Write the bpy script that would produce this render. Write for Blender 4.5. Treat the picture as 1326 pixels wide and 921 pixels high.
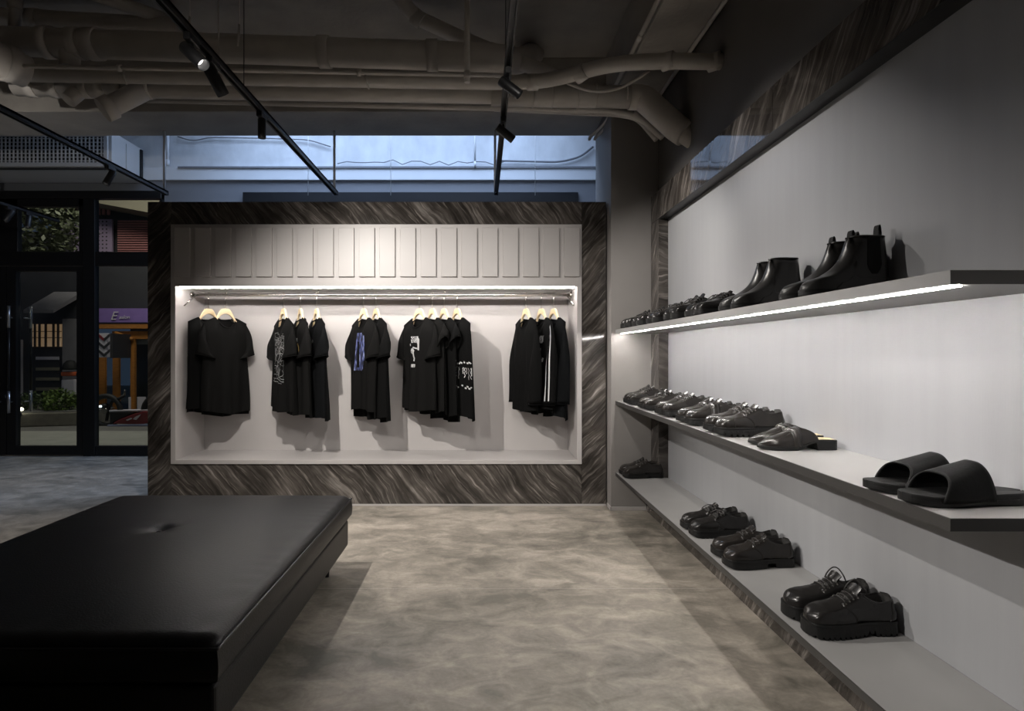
import bpy, bmesh, math, random
from mathutils import Vector, Matrix

# ------------------------------------------------------------------ scene, camera, world, exposure
for o in list(bpy.data.objects):
    bpy.data.objects.remove(o)
scene = bpy.context.scene
COL = scene.collection
F = 740.0                 # focal length in pixels of the 1326 px wide frame
VX, VY = 623.0, 458.0     # vanishing point of the depth lines
EYE = 1.2
cam_d = bpy.data.cameras.new('camera')
cam_d.sensor_width = 36.0
cam_d.lens = F / 1326.0 * 36.0
cam_d.shift_x = (663.0 - VX) / 1326.0
cam_d.shift_y = -(460.5 - VY) / 1326.0
cam_d.clip_start = 0.05
cam = bpy.data.objects.new('camera', cam_d)
cam.location = (0, 0, EYE)
cam.rotation_euler = (math.pi / 2, 0, 0)
COL.objects.link(cam)
scene.camera = cam

vs = scene.view_settings
vs.view_transform = 'Standard'
vs.look = 'None'
vs.gamma = 1.0
vs.use_curve_mapping = False
vs.exposure = 0.35

world = bpy.data.worlds.new('dusk_sky')
scene.world = world
world.use_nodes = True
wb = world.node_tree.nodes['Background']
wb.inputs[0].default_value = (0.20, 0.28, 0.45, 1)
wb.inputs[1].default_value = 0.09

def area_light(name, loc, rot, sx, sy, power, col):
    d = bpy.data.lights.new(name, 'AREA')
    d.shape = 'RECTANGLE'; d.size = sx; d.size_y = sy; d.energy = power; d.color = col
    o = bpy.data.objects.new(name, d); o.location = loc; o.rotation_euler = rot
    COL.objects.link(o)
    return o
# daylight falling through the roof light over the strip between display wall and shop front
SKYL = (-2.9, 0.9, 5.35, 6.45)
area_light('roof_light_daylight', ((SKYL[0]+SKYL[1])/2, (SKYL[2]+SKYL[3])/2, 4.52), (0, 0, 0),
           SKYL[1]-SKYL[0], SKYL[3]-SKYL[2], 150, (0.56, 0.68, 1.0))
# added fill light to brighten the street, from no visible lamp
area_light('street_fill_light', (-6.0, 9.3, 5.2), (0, 0, 0), 3.0, 1.2, 95, (1.0, 0.9, 0.78))

SPOT_W = 95.0
LED_SHELF = 145.0
LED_NICHE = 46.0

# ------------------------------------------------------------------ materials
MATS = {}
def nodes_of(m):
    m.use_nodes = True
    nt = m.node_tree
    return nt, nt.nodes, nt.links
def mat(name, col, rough=0.5, metal=0.0, spec=0.5, noise=None, bump=None, coat=0.0, stretch=None):
    """noise=(scale, amount) varies the colour, bump=(scale, strength) gives fine relief."""
    if name in MATS: return MATS[name]
    m = bpy.data.materials.new(name)
    nt, N, L = nodes_of(m)
    b = N['Principled BSDF']
    b.inputs['Base Color'].default_value = (*col, 1)
    b.inputs['Roughness'].default_value = rough
    b.inputs['Metallic'].default_value = metal
    b.inputs['Specular IOR Level'].default_value = spec
    b.inputs['Coat Weight'].default_value = coat
    tc = N.new('ShaderNodeTexCoord')
    mp = N.new('ShaderNodeMapping')
    L.new(tc.outputs['Object'], mp.inputs[0])
    if stretch: mp.inputs['Scale'].default_value = stretch
    if noise:
        t = N.new('ShaderNodeTexNoise'); t.inputs['Scale'].default_value = noise[0]
        t.inputs['Detail'].default_value = 6
        L.new(mp.outputs[0], t.inputs['Vector'])
        r = N.new('ShaderNodeMapRange')
        r.inputs[1].default_value = 0.3; r.inputs[2].default_value = 0.7
        r.inputs[3].default_value = 1 - noise[1]; r.inputs[4].default_value = 1 + noise[1]
        L.new(t.outputs[0], r.inputs[0])
        mx = N.new('ShaderNodeMix'); mx.data_type = 'RGBA'; mx.blend_type = 'MULTIPLY'
        mx.inputs[0].default_value = 1
        mx.inputs[6].default_value = (*col, 1)
        L.new(r.outputs[0], mx.inputs[7])
        L.new(mx.outputs[2], b.inputs['Base Color'])
    if bump:
        t2 = N.new('ShaderNodeTexNoise'); t2.inputs['Scale'].default_value = bump[0]
        t2.inputs['Detail'].default_value = 4
        L.new(mp.outputs[0], t2.inputs['Vector'])
        bp = N.new('ShaderNodeBump'); bp.inputs['Strength'].default_value = bump[1]
        bp.inputs['Distance'].default_value = 0.01
        L.new(t2.outputs[0], bp.inputs['Height'])
        L.new(bp.outputs[0], b.inputs['Normal'])
    MATS[name] = m
    return m
def emit(name, col, s):
    if name in MATS: return MATS[name]
    m = bpy.data.materials.new(name)
    nt, N, L = nodes_of(m)
    b = N['Principled BSDF']
    b.inputs['Base Color'].default_value = (0.8, 0.8, 0.8, 1)
    b.inputs['Emission Color'].default_value = (*col, 1)
    b.inputs['Emission Strength'].default_value = s
    MATS[name] = m
    return m
def glass(name, tint=(1, 1, 1), refl=0.6):
    m = bpy.data.materials.new(name)
    nt, N, L = nodes_of(m)
    N.clear()
    out = N.new('ShaderNodeOutputMaterial')
    tr = N.new('ShaderNodeBsdfTransparent'); tr.inputs[0].default_value = (*tint, 1)
    gl = N.new('ShaderNodeBsdfGlossy'); gl.inputs['Roughness'].default_value = 0.01
    fr = N.new('ShaderNodeFresnel'); fr.inputs[0].default_value = 1.45
    mlt = N.new('ShaderNodeMath'); mlt.operation = 'MULTIPLY'; mlt.inputs[1].default_value = refl
    mx = N.new('ShaderNodeMixShader')
    L.new(fr.outputs[0], mlt.inputs[0]); L.new(mlt.outputs[0], mx.inputs[0])
    L.new(tr.outputs[0], mx.inputs[1]); L.new(gl.outputs[0], mx.inputs[2])
    L.new(mx.outputs[0], out.inputs[0])
    MATS[name] = m
    return m
def marble(name, axis, ang, rough=0.07):
    """dark veined stone; axis: normal of the slab ('x','y'), ang: lie of the veins in the slab plane."""
    m = bpy.data.materials.new(name)
    nt, N, L = nodes_of(m)
    b = N['Principled BSDF']
    tc = N.new('ShaderNodeTexCoord')
    r1 = N.new('ShaderNodeMapping')
    r1.inputs['Rotation'].default_value = (0, ang, 0) if axis == 'y' else (ang, 0, 0)
    L.new(tc.outputs['Object'], r1.inputs[0])
    # warp
    wn = N.new('ShaderNodeTexNoise'); wn.inputs['Scale'].default_value = 2.2; wn.inputs['Detail'].default_value = 3
    L.new(r1.outputs[0], wn.inputs['Vector'])
    sc = N.new('ShaderNodeVectorMath'); sc.operation = 'SCALE'; sc.inputs['Scale'].default_value = 0.17
    L.new(wn.outputs['Color'], sc.inputs[0])
    ad = N.new('ShaderNodeVectorMath'); ad.operation = 'ADD'
    L.new(r1.outputs[0], ad.inputs[0]); L.new(sc.outputs[0], ad.inputs[1])
    def streak(scl, s_along, detail, w):
        mp = N.new('ShaderNodeMapping')
        mp.inputs['Scale'].default_value = (s_along, 1, scl) if axis == 'y' else (1, s_along, scl)
        mp.inputs['Location'].default_value = (w, w * 2, w * 3)
        L.new(ad.outputs[0], mp.inputs[0])
        t = N.new('ShaderNodeTexNoise'); t.inputs['Scale'].default_value = 1; t.inputs['Detail'].default_value = detail
        t.inputs['Roughness'].default_value = 0.62
        L.new(mp.outputs[0], t.inputs['Vector'])
        return t
    s1 = streak(22, 1.7, 9, 0)
    s2 = streak(62, 4.2, 6, 5.3)
    cr = N.new('ShaderNodeValToRGB')
    e = cr.color_ramp.elements
    e[0].position = 0.33; e[0].color = (0.028, 0.024, 0.021, 1)
    e[1].position = 0.74; e[1].color = (0.29, 0.265, 0.245, 1)
    x = e.new(0.47); x.color = (0.060, 0.052, 0.046, 1)
    x = e.new(0.58); x.color = (0.112, 0.099, 0.089, 1)
    L.new(s1.outputs[0], cr.inputs[0])
    cr2 = N.new('ShaderNodeValToRGB')
    e = cr2.color_ramp.elements
    e[0].position = 0.56; e[0].color = (0, 0, 0, 1)
    e[1].position = 0.72; e[1].color = (0.20, 0.18, 0.165, 1)
    L.new(s2.outputs[0], cr2.inputs[0])
    mx = N.new('ShaderNodeMix'); mx.data_type = 'RGBA'; mx.blend_type = 'ADD'; mx.inputs[0].default_value = 1
    L.new(cr.outputs[0], mx.inputs[6]); L.new(cr2.outputs[0], mx.inputs[7])
    n3 = N.new('ShaderNodeTexNoise'); n3.inputs['Scale'].default_value = 3.4; n3.inputs['Detail'].default_value = 3
    L.new(r1.outputs[0], n3.inputs['Vector'])
    m3 = N.new('ShaderNodeMapRange'); m3.inputs[1].default_value = 0.36; m3.inputs[2].default_value = 0.64
    m3.inputs[3].default_value = 0.5; m3.inputs[4].default_value = 1.15
    L.new(n3.outputs[0], m3.inputs[0])
    mm = N.new('ShaderNodeMix'); mm.data_type = 'RGBA'; mm.blend_type = 'MULTIPLY'; mm.inputs[0].default_value = 1
    L.new(mx.outputs[2], mm.inputs[6]); L.new(m3.outputs[0], mm.inputs[7])
    L.new(mm.outputs[2], b.inputs['Base Color'])
    b.inputs['Roughness'].default_value = rough
    MATS[name] = m
    return m

def concrete_floor():
    m = bpy.data.materials.new('polished_concrete')
    nt, N, L = nodes_of(m)
    b = N['Principled BSDF']
    tc = N.new('ShaderNodeTexCoord')
    def noise(scale, det, loc=0, st=(1, 1, 1), dist=0.0):
        mp = N.new('ShaderNodeMapping'); mp.inputs['Scale'].default_value = st
        mp.inputs['Location'].default_value = (loc, loc * 1.7, 0)
        L.new(tc.outputs['Object'], mp.inputs[0])
        t = N.new('ShaderNodeTexNoise'); t.inputs['Scale'].default_value = scale; t.inputs['Detail'].default_value = det
        t.inputs['Roughness'].default_value = 0.62; t.inputs['Distortion'].default_value = dist
        L.new(mp.outputs[0], t.inputs['Vector'])
        return t
    n1 = noise(1.1, 10, 3, (1, 1.5, 1), 1.2)
    n2 = noise(6, 10, 9, (1, 1.5, 1), 0.8)
    n3 = noise(60, 3)
    cr = N.new('ShaderNodeValToRGB')
    e = cr.color_ramp.elements
    e[0].position = 0.39; e[0].color = (0.158, 0.146, 0.122, 1)
    e[1].position = 0.63; e[1].color = (0.48, 0.43, 0.365, 1)
    x = e.new(0.5); x.color = (0.295, 0.264, 0.223, 1)
    am = N.new('ShaderNodeMix'); am.data_type = 'FLOAT'; am.inputs[0].default_value = 0.5
    L.new(n1.outputs[0], am.inputs[2]); L.new(n2.outputs[0], am.inputs[3])
    L.new(am.outputs[0], cr.inputs[0])
    mr = N.new('ShaderNodeMapRange'); mr.inputs[1].default_value = 0.3; mr.inputs[2].default_value = 0.7
    mr.inputs[3].default_value = 0.9; mr.inputs[4].default_value = 1.08
    L.new(n3.outputs[0], mr.inputs[0])
    mx = N.new('ShaderNodeMix'); mx.data_type = 'RGBA'; mx.blend_type = 'MULTIPLY'; mx.inputs[0].default_value = 1
    L.new(cr.outputs[0], mx.inputs[6]); L.new(mr.outputs[0], mx.inputs[7])
    L.new(mx.outputs[2], b.inputs['Base Color'])
    rr = N.new('ShaderNodeMapRange'); rr.inputs[1].default_value = 0.3; rr.inputs[2].default_value = 0.7
    rr.inputs[3].default_value = 0.38; rr.inputs[4].default_value = 0.56
    L.new(n2.outputs[0], rr.inputs[0]); L.new(rr.outputs[0], b.inputs['Roughness'])
    bp = N.new('ShaderNodeBump'); bp.inputs['Strength'].default_value = 0.06; bp.inputs['Distance'].default_value = 0.01
    L.new(n2.outputs[0], bp.inputs['Height']); L.new(bp.outputs[0], b.inputs['Normal'])
    MATS['polished_concrete'] = m
    return m
M_FLOOR = concrete_floor()
M_MARB_D = marble('dark_marble_falling', 'y', math.radians(-50))
M_MARB_U = marble('dark_marble_rising', 'y', math.radians(48))
M_MARB_X = marble('dark_marble_side', 'x', math.radians(58), 0.04)
M_PANEL = mat('brushed_grey_plaster', (0.315, 0.318, 0.33), 0.42, noise=(3, 0.028), bump=(30, 0.03), stretch=(1, 6, 0.5))
M_SHELF = mat('grey_shelf_lacquer', (0.34, 0.335, 0.33), 0.38, noise=(8, 0.03))
M_SHELF_EDGE = mat('dark_shelf_edge', (0.040, 0.038, 0.036), 0.5)
M_NICHE = mat('warm_grey_lacquer', (0.47, 0.445, 0.435), 0.42, noise=(4, 0.02))
M_PILLAR = mat('grey_wall_paint', (0.26, 0.245, 0.235), 0.62, noise=(3, 0.05), bump=(60, 0.04))
M_DARKWALL = mat('dark_grey_wall_paint', (0.115, 0.107, 0.10), 0.7, noise=(3, 0.06), bump=(50, 0.05))
M_CEIL = mat('painted_rough_concrete', (0.37, 0.345, 0.315), 0.85, noise=(4, 0.12), bump=(22, 0.35))
M_PIPE = mat('painted_pipe', (0.56, 0.525, 0.485), 0.6, noise=(6, 0.08), bump=(30, 0.08))
M_BACK = mat('white_rough_wall', (0.62, 0.64, 0.66), 0.8, noise=(7, 0.10), bump=(9, 0.45), stretch=(1, 1, 0.6))
M_BACKS = mat('white_smooth_band', (0.66, 0.68, 0.70), 0.6)
M_BACKG = mat('pale_grey_lower_wall', (0.19, 0.195, 0.21), 0.6)
M_BLACK = mat('black_powder_coat', (0.010, 0.010, 0.011), 0.42)
M_FRAME = mat('black_frame_metal', (0.008, 0.008, 0.009), 0.38)
M_LEATHER = mat('black_bench_leather', (0.0075, 0.0075, 0.0082), 0.40, spec=0.30, noise=(8, 0.15), bump=(160, 0.10))
M_SEAM = mat('bench_piping', (0.010, 0.010, 0.011), 0.35)
M_SHOE = mat('black_shoe_leather', (0.015, 0.014, 0.0135), 0.24, spec=0.42, noise=(18, 0.15), bump=(40, 0.012))
M_SHOE_B = mat('brushed_brown_black_leather', (0.020, 0.0175, 0.016), 0.22, spec=0.38, noise=(12, 0.25), bump=(30, 0.010))
M_SHOE_M = mat('matte_boot_leather', (0.028, 0.027, 0.0265), 0.34, noise=(14, 0.12), bump=(50, 0.03))
M_RUBBER = mat('black_rubber', (0.007, 0.007, 0.007), 0.55, spec=0.35, bump=(120, 0.05))
M_LACE = mat('black_lace', (0.035, 0.033, 0.032), 0.5)
M_LINING = mat('dark_shoe_lining', (0.012, 0.011, 0.010), 0.8)
M_ELASTIC = mat('black_elastic', (0.008, 0.008, 0.008), 0.85, bump=(200, 0.2))
M_INSOLE = mat('beige_leather_insole', (0.62, 0.50, 0.30), 0.5, noise=(20, 0.05))
M_EYELET = mat('dark_metal_eyelet', (0.25, 0.24, 0.22), 0.3, metal=1.0)
M_SUEDE = mat('slide_leather', (0.006, 0.006, 0.006), 0.55, spec=0.15, noise=(30, 0.1), bump=(120, 0.06))
M_FABRIC = mat('black_cotton_jersey', (0.0042, 0.0042, 0.0042), 0.9, spec=0.10, bump=(300, 0.08))
M_FABRIC2 = mat('washed_black_cotton', (0.0062, 0.006, 0.0058), 0.9, spec=0.10, bump=(300, 0.08))
M_FABRIC3 = mat('blue_black_knit', (0.0036, 0.004, 0.0046), 0.9, spec=0.10, bump=(220, 0.12))
M_WOOD = mat('pale_hanger_wood', (0.72, 0.56, 0.34), 0.45, noise=(14, 0.08), stretch=(1, 1, 5))
M_CHROME = mat('brushed_steel', (0.62, 0.60, 0.57), 0.22, metal=1.0)
M_STEEL = mat('satin_handle_steel', (0.55, 0.55, 0.57), 0.3, metal=1.0)
M_PWHITE = mat('white_print_ink', (0.60, 0.60, 0.60), 0.7)
M_PGREY = mat('grey_print_ink', (0.34, 0.34, 0.34), 0.7)
M_PGREY2 = mat('pale_grey_print_ink', (0.46, 0.46, 0.46), 0.7)
M_PGOLD = mat('gold_print_ink', (0.62, 0.42, 0.12), 0.7)
M_TAG = mat('white_neck_label', (0.7, 0.7, 0.7), 0.7)
M_AC = mat('off_white_unit_casing', (0.50, 0.50, 0.50), 0.55)
M_ACD = mat('dark_grille_void', (0.03, 0.03, 0.03), 0.8)
M_LED_S = emit('led_shelf', (1.0, 0.96, 0.92), LED_SHELF)
M_LED_N = emit('led_niche', (1.0, 0.95, 0.91), LED_NICHE)
M_LENS = emit('spot_lens', (1.0, 0.96, 0.92), 3.0)
M_GLASS = glass('window_glass', (0.86, 0.9, 0.9), 0.55)
M_TRACKW = mat('pale_hanging_rod', (0.85, 0.86, 0.88), 0.5)

def print_blue():
    m = bpy.data.materials.new('blue_photo_print')
    nt, N, L = nodes_of(m)
    b = N['Principled BSDF']
    tc = N.new('ShaderNodeTexCoord'); mp = N.new('ShaderNodeMapping')
    mp.inputs['Scale'].default_value = (38, 1, 14)
    L.new(tc.outputs['Object'], mp.inputs[0])
    t = N.new('ShaderNodeTexNoise'); t.inputs['Scale'].default_value = 1; t.inputs['Detail'].default_value = 5
    L.new(mp.outputs[0], t.inputs['Vector'])
    cr = N.new('ShaderNodeValToRGB'); e = cr.color_ramp.elements
    e[0].position = 0.42; e[0].color = (0.006, 0.007, 0.016, 1)
    e[1].position = 0.64; e[1].color = (0.26, 0.30, 0.50, 1)
    x = e.new(0.53); x.color = (0.045, 0.06, 0.20, 1)
    L.new(t.outputs[0], cr.inputs[0]); L.new(cr.outputs[0], b.inputs['Base Color'])
    b.inputs['Roughness'].default_value = 0.75
    return m
M_PBLUE = print_blue()

# ------------------------------------------------------------------ helpers
def W(px, py, depth):
    """world point of a photo pixel at a given distance into the room."""
    return Vector(((px - VX) * depth / F, depth, EYE + (VY - py) * depth / F))
def sm(t):
    t = max(0.0, min(1.0, t)); return t * t * (3 - 2 * t)
def interp(pts, t):
    if t <= pts[0][0]: return pts[0][1]
    for i in range(len(pts) - 1):
        a, b = pts[i], pts[i + 1]
        if t <= b[0]:
            p0 = pts[i - 1] if i > 0 else a
            p3 = pts[i + 2] if i + 2 < len(pts) else b
            h = b[0] - a[0]; k = (t - a[0]) / h
            m0 = (b[1] - p0[1]) / (b[0] - p0[0]) * h if b[0] != p0[0] else 0
            m1 = (p3[1] - a[1]) / (p3[0] - a[0]) * h if p3[0] != a[0] else 0
            return ((2*k**3-3*k**2+1)*a[1] + (k**3-2*k**2+k)*m0 + (-2*k**3+3*k**2)*b[1] + (k**3-k**2)*m1)
    return pts[-1][1]

class MB:
    """collects faces of ONE part."""
    def __init__(s): s.v = []; s.f = []; s.sm = []
    def add(s, verts, faces, smooth=False):
        o = len(s.v); s.v += [tuple(p) for p in verts]
        for f in faces: s.f.append(tuple(i + o for i in f)); s.sm.append(smooth)
        return s
    def box(s, x0, x1, y0, y1, z0, z1):
        v = [(x, y, z) for z in (z0, z1) for y in (y0, y1) for x in (x0, x1)]
        return s.add(v, [(0, 2, 3, 1), (4, 5, 7, 6), (0, 1, 5, 4), (2, 6, 7, 3), (0, 4, 6, 2), (1, 3, 7, 5)])
    def obox(s, c, ax, ay, az, hx, hy, hz):
        c = Vector(c); v = []
        for k in (-1, 1):
            for j in (-1, 1):
                for i in (-1, 1):
                    v.append(c + ax * (hx * i) + ay * (hy * j) + az * (hz * k))
        return s.add(v, [(0, 2, 3, 1), (4, 5, 7, 6), (0, 1, 5, 4), (2, 6, 7, 3), (0, 4, 6, 2), (1, 3, 7, 5)])
    def prism(s, pts, fn, d0, d1, smooth=False):
        """pts 2-D outline, fn(a,b,d)->xyz, extruded d0..d1"""
        n = len(pts)
        v = [fn(a, b, d0) for a, b in pts] + [fn(a, b, d1) for a, b in pts]
        f = [tuple(range(n))[::-1], tuple(range(n, 2 * n))]
        s.add(v, f)
        o = len(s.v) - 2 * n
        for i in range(n):
            j = (i + 1) % n
            s.f.append((o + i, o + j, o + n + j, o + n + i)); s.sm.append(smooth)
        return s
    def grid(s, rows, closed_u=False, closed_v=False, smooth=True):
        nv = len(rows); nu = len(rows[0])
        v = [p for r in rows for p in r]; f = []
        for i in range(nv if closed_v else nv - 1):
            for j in range(nu if closed_u else nu - 1):
                a = i * nu + j; b = i * nu + (j + 1) % nu
                c = ((i + 1) % nv) * nu + (j + 1) % nu; d = ((i + 1) % nv) * nu + j
                f.append((a, b, c, d))
        return s.add(v, f, smooth)
    def tube(s, path, r, n=10, caps=True, smooth=True):
        P = [Vector(p) for p in path]
        R = r if isinstance(r, (list, tuple)) else [r] * len(P)
        t0 = (P[1] - P[0]).normalized()
        up = Vector((0, 0, 1)) if abs(t0.z) < 0.9 else Vector((1, 0, 0))
        nrm = t0.cross(up).normalized()
        rows = []
        for i, p in enumerate(P):
            if i == 0: t = P[1] - P[0]
            elif i == len(P) - 1: t = P[-1] - P[-2]
            else: t = (P[i+1] - P[i]).normalized() + (P[i] - P[i-1]).normalized()
            t = t.normalized()
            nrm = (nrm - t * nrm.dot(t)).normalized()
            b = t.cross(nrm)
            rows.append([p + (nrm * math.cos(2*math.pi*k/n) + b * math.sin(2*math.pi*k/n)) * R[i] for k in range(n)])
        s.grid(rows, closed_u=True, smooth=smooth)
        if caps:
            o = len(s.v) - n * len(P)
            s.f.append(tuple(o + k for k in range(n))[::-1]); s.sm.append(False)
            o2 = len(s.v) - n
            s.f.append(tuple(o2 + k for k in range(n))); s.sm.append(False)
        return s
    def lathe(s, prof, c=(0, 0, 0), n=24, smooth=True):
        rows = [[(c[0] + r * math.cos(2*math.pi*k/n), c[1] + r * math.sin(2*math.pi*k/n), c[2] + z) for k in range(n)] for r, z in prof]
        return s.grid(rows, closed_u=True, smooth=smooth)
    def mesh(s, name, material, bevel=0.0, seg=2, off=None, fix=True):
        me = bpy.data.meshes.new(name)
        v = s.v
        if off is not None: v = [(p[0]-off[0], p[1]-off[1], p[2]-off[2]) for p in v]
        me.from_pydata(v, [], s.f)
        me.polygons.foreach_set('use_smooth', s.sm)
        if bevel > 0 or fix:
            bm = bmesh.new(); bm.from_mesh(me)
            if bevel > 0:
                bmesh.ops.bevel(bm, geom=[e for e in bm.edges if len(e.link_faces) == 2 and e.calc_face_angle(0) > 0.5],
                                offset=bevel, segments=seg, profile=0.6, affect='EDGES', clamp_overlap=True)
            bmesh.ops.recalc_face_normals(bm, faces=bm.faces)
            bm.to_mesh(me); bm.free()
        me.materials.append(material)
        return me
    def build(s, name, material, parent=None, bevel=0.0, seg=2, world=True, fix=True):
        off = parent['base'] if (parent is not None and world) else None
        me = s.mesh(name, material, bevel, seg, off, fix)
        o = bpy.data.objects.new(name, me)
        COL.objects.link(o)
        if parent is not None:
            o.parent = parent
            if 'base' in parent: o['base'] = parent['base']
        return o

def thing(name, label, cat, loc=(0, 0, 0), rot=(0, 0, 0), group=None, kind=None):
    o = bpy.data.objects.new(name, None)
    o.empty_display_size = 0.1
    o.location = loc; o.rotation_euler = rot
    o['base'] = tuple(float(c) for c in loc)
    o['label'] = label; o['category'] = cat
    if group: o['group'] = group
    if kind: o['kind'] = kind
    COL.objects.link(o)
    return o
def tag(o, label, cat, group=None, kind=None):
    o['label'] = label; o['category'] = cat
    if group: o['group'] = group
    if kind: o['kind'] = kind
    return o
def struct(o, label=None, cat=None):
    o['kind'] = 'structure'
    if label: o['label'] = label
    if cat: o['category'] = cat
    return o
def sempty(name, label, cat, loc):
    o = thing(name, label, cat, loc); o['kind'] = 'structure'
    return o
def bx(name, m, parent, x0, x1, y0, y1, z0, z1, bevel=0.0, seg=2):
    return MB().box(x0, x1, y0, y1, z0, z1).build(name, m, parent, bevel, seg)

# ------------------------------------------------------------------ key dimensions (metres)
Y_DISP = 4.507       # front of the marble display wall
Y_PIL = 4.374        # front of the pillar
Y_FRONT = 6.73       # shop front
X_WALL = 1.37        # grey shelving wall
X_MARB = 1.30        # marble surround of it
X_RW = 1.353         # dark wall above it
Z_CEIL = 3.57
Z_BEAM = 3.135
ZL, ZM, ZU = 0.289, 0.838, 1.383   # shelf tops
SH_F = 1.028         # shelf front edge
SH_N = 1.252         # near end of the two floating shelves

# ------------------------------------------------------------------ room shell
fl = sempty('floor', 'grey beige polished concrete floor with a saw cut joint', 'floor', (0, 0, 0))
bx('slab', M_FLOOR, fl, -8, 3.0, -4, 2.918, -0.2, 0)
bx('slab', M_FLOOR, fl, -8, 3.0, 2.922, 7.0, -0.2, 0)
bx('joint_filler', M_PIPE, fl, -8, 3.0, 2.918, 2.922, -0.2, -0.0006)
ce = sempty('ceiling', 'rough painted concrete ceiling slab with deep beams', 'ceiling', (0, 0, Z_CEIL))
bx('slab', M_CEIL, ce, -8, 3.0, -4, 5.08, Z_CEIL, Z_CEIL + 0.2)
bx('cross_beam', M_CEIL, ce, -8, 1.0, 4.57, 5.08, Z_BEAM, Z_CEIL, 0.008)
bx('side_beam', M_CEIL, ce, 1.0, X_RW + 0.5, -4, 5.08, Z_BEAM, Z_CEIL, 0.008)
# rear bay ceiling with the roof light
mb = MB()
mb.box(-8, SKYL[0], 5.08, 7.0, 4.3, 4.5).box(SKYL[1], 3.0, 5.08, 7.0, 4.3, 4.5)
mb.box(SKYL[0], SKYL[1], 5.08, SKYL[2], 4.3, 4.5).box(SKYL[0], SKYL[1], SKYL[3], 7.0, 4.3, 4.5)
mb.box(-8, 3.0, 4.98, 5.08, Z_CEIL + 0.2, 4.5)
mb.build('rear_bay_slab', M_BACKS, ce)
wn = sempty('window_1', 'roof light over the rear bay', 'window', (0, 0, 4.4))
bx('pane', M_GLASS, wn, SKYL[0], SKYL[1], SKYL[2], SKYL[3], 4.4, 4.41)

rw = sempty('wall_right', 'dark grey painted wall above the shoe shelves', 'wall', (X_RW, 0, 0))
bx('wall_face', M_DARKWALL, rw, X_RW, X_RW + 0.4, -4, 7.0, 2.397, 4.5)
bx('wall_face', M_DARKWALL, rw, X_WALL + 0.02, X_WALL + 0.4, -4, Y_PIL, 0, 2.397)
bx('wall_face', M_DARKWALL, rw, X_RW, X_RW + 0.4, Y_PIL + 0.02, 7.0, 0, 2.397)
lw = MB().box(-8.2, -8, -4, 7, -0.2, 4.5).build('wall_left', M_PILLAR); struct(lw, 'plain grey painted wall on the far side of the shop', 'wall')
nw = MB().box(-8.2, 3, -4.2, -4, -0.2, 4.5).build('wall_near', M_PILLAR); struct(nw, 'plain grey painted wall at the end of the shop', 'wall')

# pillar
pl = sempty('wall_pillar', 'grey painted square pillar between display wall and shelves', 'pillar', (1.17, Y_PIL, 0))
bx('shaft', M_PILLAR, pl, 0.994, X_RW + 0.01, Y_PIL, 4.96, 0, Z_BEAM, 0.004)
bx('skirting', M_NICHE, pl, 0.985, X_MARB, Y_PIL - 0.012, Y_PIL, 0, 0.028, 0.002)
bx('side_skirting', M_NICHE, pl, 0.988, 0.994, Y_PIL - 0.012, 4.5, 0, 0.028)

# rear wall behind the display, above and beside the shop front
bw = sempty('wall_back', 'white painted rear wall washed by blue daylight above the display', 'wall', (0, Y_FRONT, 0))
XS = -3.73    # right end of the glazed shop front
bx('lower_wall', M_BACKG, bw, XS, 3.0, Y_FRONT, Y_FRONT + 0.25, 0, 3.236)
bx('lower_wall', M_BACKG, bw, -8, XS, Y_FRONT - 0.01, Y_FRONT + 0.25, 3.08, 3.236)
bx('smooth_band', M_BACKS, bw, -8, 3.0, Y_FRONT - 0.03, Y_FRONT + 0.25, 3.236, 3.38, 0.006)
bx('rough_beam_face', M_BACK, bw, -8, 3.0, Y_FRONT + 0.02, Y_FRONT + 0.25, 3.38, 4.5)
bx('dark_head_strip', M_FRAME, bw, -2.79, 1.137, Y_FRONT - 0.04, Y_FRONT, 2.3, 3.09)
bx('ledge_strip', M_BACKG, bw, -3.55, 1.36, Y_FRONT - 0.045, Y_FRONT - 0.028, 3.372, 3.392)

# ------------------------------------------------------------------ right shelving wall
sw = sempty('wall_shelving', 'brushed grey shelving wall panel in a dark marble surround', 'wall panel', (X_WALL, 2.0, 0))
bx('grey_panel', M_PANEL, sw, X_WALL, X_WALL + 0.02, -1.2, 4.2, 0.289, 2.19)
# marble surround: joined slabs with hairline joints
ys = [-1.2, 0.25, 1.4, 2.55, 3.55, Y_PIL]
for i in range(5):
    bx('marble_slab', M_MARB_X, sw, X_MARB, X_WALL + 0.02, ys[i] + 0.001, ys[i+1] - 0.001, 2.189, 2.397, 0.001, 1)
bx('shadow_line', M_FRAME, sw, X_MARB - 0.004, X_WALL, -1.2, Y_PIL - 0.19, 2.1855, 2.1885)
for z0, z1 in ((0.289, 0.81), (0.838, 1.352), (1.383, 2.188)):
    bx('marble_slab', M_MARB_X, sw, X_MARB, X_WALL + 0.02, Y_PIL - 0.19, Y_PIL - 0.001, z0 + 0.001, z1 - 0.001, 0.001, 1)
for i in range(5):
    bx('plinth_slab', M_MARB_X, sw, 1.262, X_WALL + 0.02, ys[i] + 0.001, ys[i+1] - 0.001, 0, 0.264, 0.001, 1)

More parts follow.
